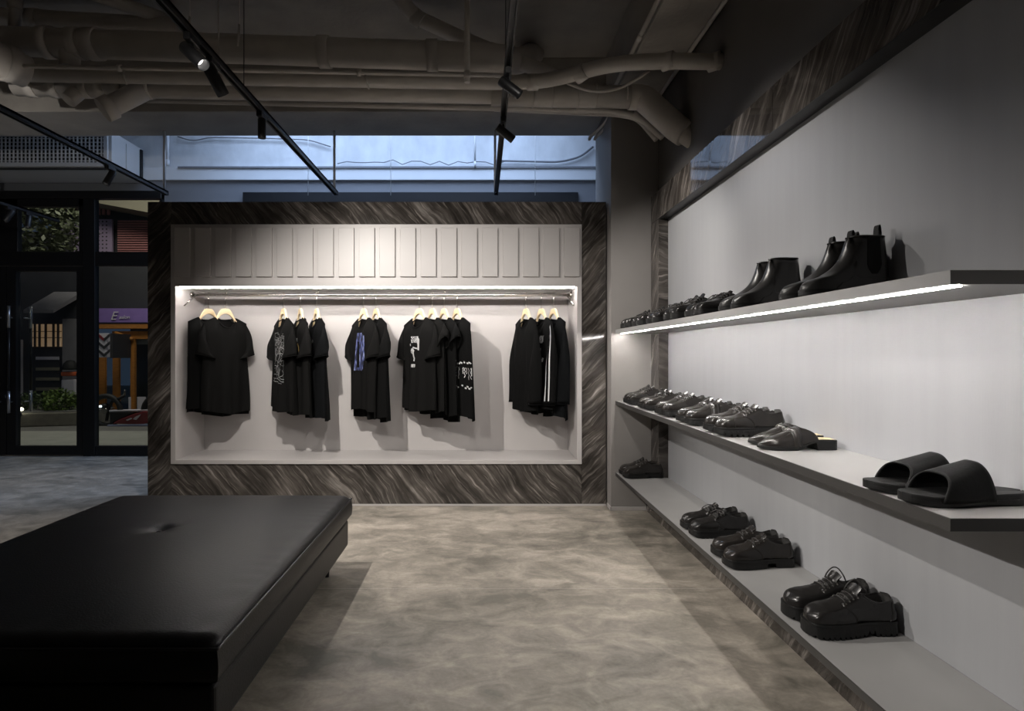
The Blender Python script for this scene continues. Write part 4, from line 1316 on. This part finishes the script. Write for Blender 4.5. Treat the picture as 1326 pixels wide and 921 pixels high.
for k, dx in enumerate((0, 7)):
    pipe(('inner', 'outer')[k] + ' of two short bent conduits at the beam end above the pillar', [wp(790 + dx, 148, 4.45), wp(783 + dx, 160, 4.6), wp(764 + dx, 178, 4.75), wp(763 + dx, 181, 4.77)], .013, (), .06, 10)
for px, y1, lab in ((283, 82, 'hanging rod with a clip near the paired spotlights'), (310, 34, 'short hanging rod with a flat strap'), (246, 24, 'short thin hanging rod by the slanting pipe')):
    r = thing('threaded_rod', 'thin ' + lab, 'rod', wp(px, -40, 3.6), group='thin hanging rods')
    MB().tube([wp(px, -30, 3.6), wp(px, y1, 3.6)], .004, 8).build('rod', M_PIPE, r)
    MB().tube([wp(px, y1 - 2, 3.6), wp(px - 2, y1 + 26, 3.62)], .009, 8).build('strap', M_PIPE, r)
# pipes and wires in the rear bay
for px, y0, y1, rr, lab in ((217, 150, 214, .018, 'white rear bay riser beside the air unit'), (615, 150, 216, .012, 'short white drop pipe on the rear wall')):
    t = pipe('' + lab, [wp(px, y0, 6.68), wp(px, y1, 6.68)], rr, [(wp(px, y1 - 3, 6.68), (0, 0, 1))], n=12, name='drop_pipe')
    for ch in t.children: ch.data.materials[0] = M_BACKS
for px in (506, 693, 399):
    w_ = MB().tube([(W(px, 0, 6.5).x, 6.5, 4.3), (W(px, 0, 6.5).x, 6.5, 3.0)], .003, 6).build('hanging_wire', M_TRACKW)
    tag(w_, 'hair thin wire hanging in front of the blue lit rear wall', 'wire', 'thin wires in the rear bay')
rnd = random.Random(3)
pts = [wp(437 + 12 * i, 213 - 4 * abs(math.sin(i * 1.3)) + rnd.uniform(-2, 2), 6.72) for i in range(19)]
c_ = MB().tube(pts, .006, 6).build('loose_cable', M_BACKG); tag(c_, 'loose grey cable drooping along the rear wall ledge', 'cable')
c_ = MB().tube(rounded([wp(640, 208, 6.72), wp(726, 210, 6.72), wp(752, 203, 6.72), wp(768, 190, 6.72)], .2), .012, 8).build('bent_conduit', M_BACKG); tag(c_, 'bent grey conduit rising at the pillar end of the rear wall', 'conduit')
c_ = MB().tube(rounded([wp(230, 177, 6.72), wp(250, 183, 6.72), wp(270, 178, 6.72), wp(340, 179, 6.72), wp(400, 181, 6.72), wp(428, 190, 6.72)], .1), .007, 8).build('wall_cable', M_BACKG); tag(c_, 'thin grey cable looping along the top of the rear wall', 'cable')

# ------------------------------------------------------------------ spotlight tracks
Z_T = 2.6
TRK = {'left': -2.745, 'centre': -1.266, 'right': 0.131, 'door': -4.45}
TL = {'left': 'black ceiling light track nearest the shop front door', 'centre': 'black ceiling light track above the leather bench', 'right': 'black ceiling light track above the open floor', 'door': 'black ceiling light track in front of the entrance door'}
for k, x in TRK.items():
    t = thing('light_track', TL[k], 'light track', (x, 2.0, Z_T), group='suspended light tracks')
    ye = 6.0 if k == 'door' else 4.98
    pr = MB().box(x - .0175, x - .009, -3.5, ye, Z_T - .017, Z_T + .017).box(x + .009, x + .0175, -3.5, ye, Z_T - .017, Z_T + .017).box(x - .0175, x + .0175, -3.5, ye, Z_T + .003, Z_T + .017)
    pr.build('channel', M_BLACK, t)
    bx('end_cap', M_BLACK, t, x - .019, x + .019, ye - .005, ye + .01, Z_T - .019, Z_T + .019, .002, 1)
    MB().tube([(x - .01, 4.97, Z_T), (x - .01, 4.97, Z_BEAM)], .011, 10).build('drop_rod', M_TRACKW, t)
    for y in (1.2, -1.0, 3.05):
        MB().tube([(x, y, Z_T), (x, y, Z_CEIL)], .0025, 6).build('suspension_wire', M_BLACK, t)
def spot(track, y, aim, label, cone=58, power=SPOT_W, k=1.0):
    x = TRK[track]
    t = thing('track_spotlight', label, 'spotlight', (x, y, Z_T - .017), group='black track spotlights')
    bx('adapter', M_BLACK, t, x - .016, x + .016, y - .045, y + .045, Z_T - .045, Z_T - .012, .003, 1)
    piv = Vector((x, y, Z_T - .075))
    MB().tube([(x, y, Z_T - .044), piv], .008, 10).build('stem', M_BLACK, t)
    d = (Vector(aim) - piv).normalized()
    c = piv + Vector((0, 0, -.012))
    hd = MB()
    b0, b1 = c - d * .045 * k, c + d * .075 * k
    hd.tube([b0, b0 + d * .004, b1 - d * .004, b1], [.022 * k, .0245 * k, .0245 * k, .0235 * k], 20, caps=False)
    # inner reflector rim so that the lens sits back in the barrel
    hd.tube([b1, b1 - d * .034 * k], [.0235 * k, .019 * k], 20, caps=False)
    o = hd.build('barrel', M_BLACK, t, fix=False)
    MB().tube([b0 - d * .001, b0 + d * .001], .022 * k, 20).build('rear_cap', M_BLACK, o)
    MB().tube([b1 - d * .035 * k, b1 - d * .033 * k], .0195 * k, 20).build('lens', M_LENS, o)
    ld = bpy.data.lights.new('spot_beam', 'SPOT')
    ld.energy = power; ld.spot_size = math.radians(cone); ld.spot_blend = 1.0; ld.color = (1.0, .95, .89)
    ld.shadow_soft_size = .018
    lo = bpy.data.objects.new('spot_beam', ld); COL.objects.link(lo)
    wl = b1 + d * .002
    lo.location = wl - Vector((x, y, Z_T - .017)); lo.rotation_euler = d.to_track_quat('-Z', 'Y').to_euler()
    lo.parent = t
    return t
spot('centre', 2.50, (1.10, 1.9, 0.2), 'black spotlight showing its bright lens, first of the paired lamps over the bench', 70, SPOT_W * 1.2, 1.15)
spot('centre', 2.70, (-0.55, 4.4, 0.5), 'black spotlight tilted to the display, lower of the paired lamps over the bench', 108, SPOT_W * 1.9, 1.2)
spot('centre', 3.30, (-1.26, 3.32, 0.0), 'black spotlight pointing straight down from the track over the bench', 60, SPOT_W * .5, .92)
spot('right', 2.80, (1.3, 2.75, 1.6), 'black spotlight on the open floor track with its lens edge glowing', 85, SPOT_W * .55)
spot('right', 3.38, (1.3, 3.8, 1.75), 'black spotlight on the open floor track, closer to the display wall', 75, SPOT_W * .75)
spot('left', 4.23, (-3.4, 3.2, 0.0), 'black spotlight on the track by the shop front', 60, SPOT_W * .4)
spot('door', 5.40, (-5.3, 4.6, 0.3), 'black spotlight by the entrance door tilted aside', 60, SPOT_W * .25)
spot('door', 5.62, (-4.25, 5.0, 0.0), 'black spotlight by the entrance door pointing down', 60, SPOT_W * .25)
# unseen lamps added on these tracks to brighten niche, shelves, air unit and room
spot('centre', 1.2, (-0.35, 4.9, 1.2), 'added unseen black spotlight over the bench aimed at the niche header', 60, SPOT_W * .9)
spot('right', 0.9, (-0.4, 4.9, 1.15), 'added unseen black spotlight over the open floor aimed at the niche header', 60, SPOT_W * .8)
spot('left', 0.6, (1.37, 1.7, 0.45), 'added unseen black spotlight on the door side track aimed at the near end of the lowest shelf', 26, SPOT_W * 3.2)
spot('left', 1.6, (1.37, 3.0, 0.45), 'added unseen black spotlight on the door side track aimed at the middle of the lowest shelf', 26, SPOT_W * 3.2)
spot('left', 2.4, (-5.0, 6.2, 2.7), 'added unseen black spotlight on the door side track aimed at the air unit', 70, SPOT_W * .5)
spot('left', -1.0, (-4.0, -1.2, 0.0), 'unseen black spotlight at the far end of the door side track', 90, SPOT_W)

# ------------------------------------------------------------------ ducted air unit over the door
ac = thing('air_unit', 'off white ducted air unit with a long grille above the door', 'air unit', (-5.2, 6.4, 3.2))
AX, AY = -3.98, 6.16
bx('casing', M_AC, ac, -7.9, AX, AY, 6.70, 3.20, 3.60, .004, 1)
bx('side_flange', M_FRAME, ac, AX, AX + .02, 6.66, 6.695, 3.20, 3.58)
bx('side_plate', M_AC, ac, AX, AX + .012, 6.40, 6.62, 3.26, 3.55, .002, 1)
gx0, gx1, gz0, gz1 = -7.0, -4.06, 3.255, 3.535
bx('grille_void', M_ACD, ac, gx0, gx1, AY - .004, AY - .001, gz0, gz1)
gf = MB().box(gx0 - .05, gx1 + .04, AY - .022, AY, gz1, gz1 + .035).box(gx0 - .05, gx1 + .04, AY - .022, AY, gz0 - .045, gz0).box(gx1, gx1 + .045, AY - .022, AY, gz0 - .045, gz1 + .035)
gf.build('grille_frame', M_AC, ac, .003, 1)
gm = MB()
i = 0
x = gx1 - .025
while x > -5.9:
    gm.box(x - .006, x + .006, AY - .016, AY - .004, gz0, gz1); x -= .043
for j in range(7):
    z = gz0 + (gz1 - gz0) * (j + .5) / 7
    gm.box(-5.9, gx1, AY - .013, AY - .005, z - .004, z + .004)
o = gm.build('grille_bars', M_AC, ac); o['kind'] = 'stuff'
bx('drip_ledge', M_ACD, ac, -7.9, AX - .07, AY - .02, AY + .02, 3.185, 3.20)

# ------------------------------------------------------------------ glazed shop front (black metal)
def sx(px, d=Y_FRONT): return (px - VX) * d / F
def sz(py, d=Y_FRONT): return EYE + (VY - py) * d / F
sf = sempty('door_1', 'black metal double entrance door with full height glass', 'door', (sx(60), Y_FRONT, 0))
d0, d1 = Y_FRONT - .05, Y_FRONT + .02
# fixed frame
fr_ = sempty('window_2', 'black metal framed shop window beside the entrance door', 'window', (sx(158), Y_FRONT, 0))
bx('head_rail', M_FRAME, fr_, -8, XS, d0 - .02, d1, sz(259), 3.10, .003, 1)
bx('transom', M_FRAME, fr_, -8, XS, d0, d1, sz(345), sz(327), .003, 1)
bx('sill_rail', M_FRAME, fr_, sx(127), XS, d0, d1, 0, sz(577), .003, 1)
bx('mullion', M_FRAME, fr_, sx(112), sx(127), d0 - .01, d1, 0, sz(259), .003, 1)
bx('mullion', M_FRAME, fr_, sx(4), sx(27), d0, d1, sz(327), sz(259), .003, 1)
bx('light_rail', M_FRAME, fr_, sx(4), sx(112), d0, d1, sz(269), sz(259), .003, 1)
bx('inner_stile', M_FRAME, fr_, sx(106), sx(112), d0, d1, sz(327), sz(259), .003, 1)
for a, b, c, d in ((127, 190, 577, 345), (127, 190, 327, 259), (27, 106, 327, 269), (-140, 4, 327, 262)):
    bx('pane', M_GLASS, fr_, sx(a), sx(b) if b != 190 else XS, Y_FRONT - .018, Y_FRONT - .012, sz(c), sz(d))
bx('end_post', M_FRAME, fr_, XS - .03, XS, d0, d1, 0, 3.1)
# door leaves: the right one in view, part of the left one
def leaf(a, b, glassa, glassb):
    lf = MB()
    x0, x1, g0, g1 = sx(a), sx(b), sx(glassa), sx(glassb)
    z0, z1, zb, zt = .012, sz(346), sz(577), sz(352)
    lf.box(x0, g0, d0, d1, z0, z1).box(g1, x1, d0, d1, z0, z1).box(g0, g1, d0, d1, z0, zb).box(g0, g1, d0, d1, zt, z1)
    o = lf.build('door_leaf', M_FRAME, sf)
    MB().box(g0, g1, Y_FRONT - .018, Y_FRONT - .012, zb, zt).build('pane', M_GLASS, o)
    return o
lr = leaf(13.5, 111.5, 25, 103)
ll = leaf(-88, 12.5, -76, 2)
def pull(leaf_o, px, y):
    x = sx(px)
    h = MB().tube([(x, y, sz(534)), (x, y, sz(506))], .017, 14).build('pull_handle', M_STEEL, leaf_o)
    MB().tube([(x, y, sz(506)), (x, y, sz(425))], .015, 14).build('grip', M_FRAME, h)
    MB().tube([(x, y, sz(425)), (x, y, sz(397))], .017, 14).build('top_sleeve', M_STEEL, h)
    for zz in (sz(520), sz(412)):
        MB().tube([(x, y, zz), (x, Y_FRONT - .02, zz)], .008, 8).build('standoff', M_STEEL, h)
pull(lr, 20.5, Y_FRONT - .10)
pull(lr, 33, Y_FRONT + .08)
pull(ll, 6, Y_FRONT - .10)

# ------------------------------------------------------------------ street outside
M_PAVE = mat('pale_street_paving', (0.30, 0.30, 0.26), 0.8, noise=(4, .1))
M_ROAD = mat('grey_road', (0.14, 0.135, 0.125), 0.85, noise=(6, .15))
M_KERB = mat('stone_planter', (0.20, 0.185, 0.15), 0.85, noise=(9, .2), bump=(20, .3))
M_LEAF = mat('dark_hedge_leaf', (0.045, 0.075, 0.022), 0.6, noise=(12, .4))
M_LEAF2 = mat('tree_leaf', (0.055, 0.065, 0.03), 0.65, noise=(8, .4))
M_FACD = mat('charcoal_facade', (0.035, 0.035, 0.04), 0.6, noise=(5, .1))
M_FACG = mat('grey_facade_pier', (0.20, 0.19, 0.20), 0.7, noise=(5, .1))
M_PURP = mat('purple_sign_cloth', (0.22, 0.14, 0.40), 0.7, noise=(8, .08))
M_TIMB = mat('orange_timber', (0.42, 0.17, 0.035), 0.5, noise=(10, .2), stretch=(1, 1, 8))
M_MAUVE = mat('mauve_perforated_panel', (0.36, 0.28, 0.40), 0.7)
M_RED = mat('dusty_red_slat', (0.42, 0.18, 0.17), 0.7)
M_CREAM = mat('cream_eave', (0.24, 0.22, 0.16), 0.8)
M_WHITEP = mat('white_street_paint', (0.6, 0.57, 0.62), 0.6)
M_REDP = mat('dark_red_bike_paint', (0.20, 0.03, 0.035), 0.25)
M_BLUEP = mat('blue_grey_rail', (0.25, 0.28, 0.42), 0.4)
M_ORNG = mat('orange_scooter_plastic', (0.65, 0.14, 0.05), 0.4)
M_TYRE = mat('black_tyre', (0.012, 0.012, 0.012), 0.7)
E_WARM = emit('warm_shop_glow', (1.0, 0.55, 0.24), 0.12)
E_LAMP = emit('small_lamp_glow', (1.0, 0.9, 0.7), 5.0)
E_HEAD = emit('cold_lamp_glow', (0.8, 0.95, 1.0), 3.0)
g_ = MB().box(-20, 6, 7.0, 9.0, -0.25, -0.02).build('street_ground', M_PAVE); struct(g_, 'pale paving strip in front of the shop', 'pavement')
g_ = MB().box(-20, 6, 9.0, 22, -0.25, -0.03).build('road_ground', M_ROAD); struct(g_, 'grey road surface across from the shop', 'road')
def P_(px, py, d): return W(px, py, d)
FD = 11.2
def fx(px, d=FD): return (px - VX) * d / F
def fz(py, d=FD): return EYE + (VY - py) * d / F
# facade with slits and lattice window
fa = thing('street_facade', 'charcoal street facade with lit lattice window and horizontal slits', 'building', (fx(70), FD, 0))
bx('wall', M_FACD, fa, fx(-60), fx(81), FD, FD + .3, -.03, fz(300))
bx('pier', M_FACG, fa, fx(83), fx(103), FD - .05, FD + .3, -.03, fz(413))
bx('upper_wall', M_FACD, fa, fx(81), fx(126), FD, FD + .3, fz(413), fz(340))
wdo = bx('lattice_window', E_WARM, fa, fx(40), fx(81), FD - .02, FD, fz(449), fz(420))
for px in (46, 52, 60, 70, 76):
    bx('lattice_bar', M_FACD, wdo, fx(px), fx(px + 2.0), FD - .05, FD - .02, fz(449), fz(420))
for py in (429, 437):
    bx('lattice_bar', M_FACD, wdo, fx(40), fx(81), FD - .045, FD - .02, fz(py + .8), fz(py))
for k, py in enumerate((462, 476, 489, 502)):
    bx('slit', M_WHITEP if k == 0 else M_CREAM, fa, fx(47), fx(77), FD - .015, FD, fz(py + 4), fz(py))
bx('slim_pale_post', M_WHITEP, fa, fx(25), fx(30), FD - .06, FD, -.03, fz(440))
aw = MB()
aw.prism([(FD, fz(378)), (FD - .75, fz(405)), (FD - .75, fz(409)), (FD, fz(384))], lambda a, b, d: (d, a, b), fx(70), fx(106))
aw.build('small_canopy', M_FACG, fa)
# salon
sl = thing('salon_front', 'timber salon front under a purple sign strip', 'building', (fx(160), FD, 0))
bx('dark_wall', M_FACD, sl, fx(104), fx(230), FD + .05, FD + .3, fz(418), fz(330))
sg = MB().prism([(FD - .12, fz(418)), (FD - .10, fz(400)), (FD, fz(400)), (FD, fz(418))], lambda a, b, d: (d, a, b), fx(128), fx(232)).build('sign_strip', M_PURP, sl)
def text(body, size, loc, m, parent, shear=0.35):
    cu = bpy.data.curves.new('lettering', 'FONT'); cu.body = body; cu.size = size; cu.shear = shear; cu.extrude = .004
    cu.materials.append(m)
    tmp = bpy.data.objects.new('lettering', cu)
    me = bpy.data.meshes.new_from_object(tmp); bpy.data.objects.remove(tmp)
    o = bpy.data.objects.new('lettering', me); COL.objects.link(o)
    o.parent = parent; b = parent['base']
    o.location = (loc[0] - b[0], loc[1] - b[1], loc[2] - b[2]); o.rotation_euler = (math.pi / 2, 0, 0)
    return o
text('E', .235, (fx(148.0), FD - .128, fz(414.8)), M_WHITEP, sg)
text('salon', .10, (fx(159.5), FD - .128, fz(413.5)), M_WHITEP, sg, .2)
bx('timber_beam', M_TIMB, sl, fx(127), fx(232), FD - .10, FD, fz(426), fz(419.5), .004, 1)
bx('timber_header', M_TIMB, sl, fx(146), fx(232), FD - .02, FD + .02, fz(439), fz(429))
for a, b in ((147, 155), (170, 175.5), (127, 137)):
    bx('timber_post', M_TIMB, sl, fx(a), fx(b), FD - .03, FD + .03, -.03, fz(437))
MB().tube([(fx(152), FD - .06, fz(431)), (fx(175), FD - .06, fz(440))], .035, 8).build('timber_brace', M_TIMB, sl)
bx('blind', M_WHITEP, sl, fx(146), fx(232), FD + .10, FD + .12, fz(446), fz(438))
bx('glass_front', M_GLASS, sl, fx(137), fx(232), FD + .03, FD + .035, -.03, fz(438))
bx('inner_wall', M_FACG, sl, fx(120), fx(240), FD + 1.2, FD + 1.3, -.03, fz(418))
bx('white_notice', M_WHITEP, sl, fx(178), fx(189), FD - .01, FD, fz(531), fz(514))
bx('white_notice', M_WHITEP, sl, fx(168), fx(171), FD - .04, FD - .03, fz(531), fz(514))
# chevron lantern box
ch = thing('chevron_lantern', 'hanging black and white chevron lantern box by the salon', 'lantern', (fx(135), FD - .5, fz(464)))
bx('box', M_WHITEP, ch, fx(127, 10.6), fx(142.5, 10.6), 10.5, 10.75, fz(463, 10.6), fz(432, 10.6), .005, 1)
for k in range(3):
    z = fz(437 + 10 * k, 10.5)
    for s_ in (-1, 1):
        xm = fx(135, 10.5); x1_ = xm + s_ * .105
        MB().prism([(xm, z - .02), (x1_, z + .09 - .02), (x1_, z + .09 - .075), (xm, z - .075)], lambda a, b, d: (a, d, b), 10.488, 10.499).build('chevron_stripe', M_REDP if k == 0 and s_ < 0 else M_FACD, ch)
bx('bracket', M_FACD, ch, fx(142.5, 10.6), fx(146, 10.6), 10.6, 11.15, fz(464, 10.6), fz(432, 10.6))
# upper storey: perforated panel, slatted screens, eave
up = thing('slatted_upper_storey', 'upper storey with mauve perforated panel and dusty red slats', 'building', (fx(150, 12), 12, fz(335, 12)))
def ux(px): return fx(px, 12)
def uz(py): return fz(py, 12)
bx('backing', M_FACD, up, ux(60), ux(260), 12.15, 12.3, uz(345), uz(240))
pp = bx('perforated_panel', M_MAUVE, up, ux(80), ux(145), 12.0, 12.05, uz(332), uz(284))
for i in range(12):
    for j in range(10):
        px, py = 83 + 5 * i, 287 + 4.9 * j
        if px > 144: continue
        MB().tube([(ux(px), 12.001, uz(py)), (ux(px), 11.996, uz(py))], .017, 8).build('hole', M_ACD, pp)
for i in range(15):
    bx('red_slat', M_RED, up, ux(152), ux(232), 12.0, 12.04, uz(287.4 + 3.05 * i), uz(285.6 + 3.05 * i))
for i in range(10):
    bx('upright_slat', M_RED, up, ux(80 + 7.2 * i * .9), ux(83.4 + 7.2 * i * .9), 12.0, 12.04, uz(278), uz(262))
ev = MB().prism([(ux(100), uz(264)), (ux(240), uz(290)), (ux(240), uz(240)), (ux(100), uz(240))], lambda a, b, d: (a, d, b), 11.3, 12.1)
ev.build('sloping_eave', M_CREAM, up)
# planter with hedge bushes, tree
ptr = thing('stone_planter', 'low stone planter kerb in front of the charcoal facade', 'planter', (fx(60, 9.6), 9.6, 0))
pp_ = [(-9.5, 9.35), (-7.8, 9.5), (-6.7, 9.8), (-6.7, 10.4), (-9.5, 10.4)]
MB().prism(pp_, lambda a, b, d: (a, b, d), -.03, .20).build('kerb', M_KERB, ptr, .02, 2)
MB().prism([(a, b + .05) for a, b in pp_], lambda a, b, d: (a, b, d), .20, .215).build('soil', M_ROAD, ptr)
def leaf_ball(name, label, cat, c, rx, ry, rz, n, m, size, seed, group, trunk=None):
    rnd = random.Random(seed)
    t = thing(name, label, cat, (c[0], c[1], trunk[2] if trunk else c[2] - rz), group=group)
    mb = MB()
    for i in range(n):
        d = Vector((rnd.gauss(0, 1), rnd.gauss(0, 1), rnd.gauss(0, 1))).normalized()
        r = rnd.uniform(.55, 1.05) * (1 + .15 * math.sin(4 * d.x + seed) * math.cos(5 * d.z))
        p = Vector((c[0] + d.x * rx * r, c[1] + d.y * ry * r, c[2] + d.z * rz * r))
        a = Vector((rnd.gauss(0, 1), rnd.gauss(0, 1), rnd.gauss(0, .6))).normalized(); b = a.cross(Vector((rnd.gauss(0, 1), rnd.gauss(0, 1), rnd.gauss(0, 1)))).normalized()
        s_ = size * rnd.uniform(.6, 1.3)
        mb.add([p - a * s_, p + b * s_ * .45, p + a * s_, p - b * s_ * .45], [(0, 1, 2, 3)])
    o = mb.build('foliage', m, t, fix=False); o['kind'] = 'stuff'
    st = MB()
    if trunk:
        st.tube([(trunk[0], c[1], trunk[2]), (trunk[0] + .03, c[1], 1.4), (trunk[0] - .05, c[1], 2.2), (c[0] - .3, c[1], c[2])], [.09, .075, .065, .03], 10)
        st.tube([(trunk[0] - .02, c[1], 1.9), (trunk[0] - .25, c[1] + .1, 2.6), (c[0] - .8, c[1], c[2] + .2)], [.05, .04, .02], 8)
    for k in range(0 if trunk else 4):
        st.tube([(c[0] + .04 * (k - 1.5), c[1], (trunk[2] if trunk else c[2] - rz)), (c[0] + rx * .4 * (k - 1.5), c[1] + .05 * k, c[2] + rz * .3)], .012 if not trunk else .05, 6)
    st.build('stems', M_KERB, t)
    return t
BG = 'planter bushes'
leaf_ball('round_bush', 'bright green round bush in the stone planter', 'bush', tuple(P_(78, 521, 10.0)), .27, .25, .24, 900, mat('bright_bush_leaf', (.10, .16, .03), .6, noise=(12, .4)), .035, 1, BG)
leaf_ball('round_bush', 'dark green spreading bush beside the round bright one', 'bush', tuple(P_(42, 524, 10.1)), .34, .22, .22, 800, M_LEAF, .035, 2, BG)
leaf_ball('street_tree', 'dark leafy street tree seen through the upper door glass', 'tree', tuple(P_(40, 300, 9.9)), 1.0, .5, .62, 2600, M_LEAF2, .06, 3, 'street trees', (-8.4, 0, -.03))
# ground lamp by the planter
gl = thing('ground_lamp', 'small glowing ground lamp at the planter end', 'lamp', tuple(P_(27, 535, 9.5)))
b_ = P_(27, 530, 9.5)
MB().tube([(b_.x, b_.y, b_.z - .12), (b_.x, b_.y, b_.z - .03)], .012, 8).build('stem', M_FACD, gl)
MB().lathe([(.001, .03), (.03, .02), (.04, 0), (.03, -.025), (.001, -.03)], (b_.x, b_.y, b_.z), 12).build('globe', E_LAMP, gl)
# scooter by the pier
s0 = P_(91, 540, 10.7)
scx, scy = s0.x, 10.7
sc_ = thing('parked_scooter', 'parked scooter with black dome and orange band at the grey pier', 'scooter', (scx, scy, -.03))
MB().lathe([(.001, .18), (.06, .165), (.11, .11), (.13, .03), (.13, 0.0), (.001, 0.0)], (scx, scy, .90), 18).build('dome_screen', M_TYRE, sc_)
bx('front_shield', M_WHITEP, sc_, scx - .14, scx + .12, scy - .05, scy + .05, .42, .72, .03, 2)
bx('orange_band', M_ORNG, sc_, scx - .13, scx + .12, scy - .07, scy + .06, .78, .86, .02, 2)
bx('lower_body', M_TYRE, sc_, scx - .12, scx + .12, scy - .04, scy + .6, .30, .46, .03, 2)
bx('seat', M_TYRE, sc_, scx - .10, scx + .10, scy + .25, scy + .75, .62, .72, .03, 2)
hb = MB().tube([(scx - .28, scy + .05, .84), (scx - .12, scy, .80), (scx + .14, scy, .80), (scx + .26, scy + .05, .84)], .018, 8); hb.build('handlebar', M_TYRE, sc_)
for yy in (scy - .02, scy + .75):
    wh = MB()
    ring = [(scx, yy + .19 * math.cos(a), .185 + .19 * math.sin(a)) for a in [2 * math.pi * i / 20 for i in range(21)]]
    wh.tube(ring, .04, 8, caps=False); wh.build('wheel', M_TYRE, sc_)
# motorbike in front of the salon
my = 9.75
mbk = thing('motorbike', 'dark red motorbike parked broadside before the salon', 'motorbike', (fx(165, my), my, -.03))
wx = [fx(137, my), fx(205, my)]
for x in wx:
    ring = [(x + .25 * math.cos(a), my, .225 + .25 * math.sin(a)) for a in [2 * math.pi * i / 28 for i in range(29)]]
    o = MB().tube(ring, .045, 10, caps=False).build('wheel', M_TYRE, mbk)
    MB().tube([(x, my - .05, .225), (x, my + .05, .225)], .05, 12).build('hub', M_EYELET, o)
def yplate(pts, y0, y1): return MB().prism([(fx(a, my), fz(b, my)) for a, b in pts], lambda a, b, d: (a, d, b), y0, y1)
yplate([(150, 548), (158, 543), (176, 536), (190, 532), (204, 533), (204, 546), (186, 549)], my - .10, my + .10).build('body_fairing', M_REDP, mbk, .015, 2)
yplate([(168, 543), (174, 540.5), (176, 541.5), (170, 544)], my - .108, my - .10).build('white_flash', M_WHITEP, mbk)
yplate([(177, 542), (180, 539), (187, 536), (184, 540), (181, 543)], my - .108, my - .10).build('white_flash', M_WHITEP, mbk)
yplate([(144, 549.5), (204, 548), (204, 551), (144, 552)], my - .11, my - .06).build('side_rail', M_BLUEP, mbk, .004, 1)
yplate([(144, 531), (204, 530), (204, 532), (144, 533)], my - .06, my + .06).build('seat_edge', M_WHITEP, mbk, .004, 1)
yplate([(145, 533), (160, 533), (176, 534), (162, 541), (150, 546), (146, 552)], my - .07, my + .07).build('front_body', M_TYRE, mbk, .012, 2)
MB().tube([W(138, 545, my), W(141, 528, my), W(146, 519, my), W(155, 516, my), W(161, 512, my)], .025, 10).build('handlebar_stem', M_TYRE, mbk)
MB().tube([W(161, 512, my - .2), W(162, 505, my - .2)], .02, 8).build('mirror', M_EYELET, mbk)
hp = W(134, 526, my)
MB().lathe([(.001, .05), (.05, .04), (.065, 0), (.05, -.04), (.001, -.05)], tuple(hp + Vector((.02, 0, 0))), 14).build('headlamp_shell', M_TYRE, mbk)
MB().lathe([(.001, .018), (.02, .013), (.026, 0), (.02, -.013), (.001, -.018)], tuple(hp + Vector((-.01, -.06, 0))), 12).build('headlamp', E_HEAD, mbk)
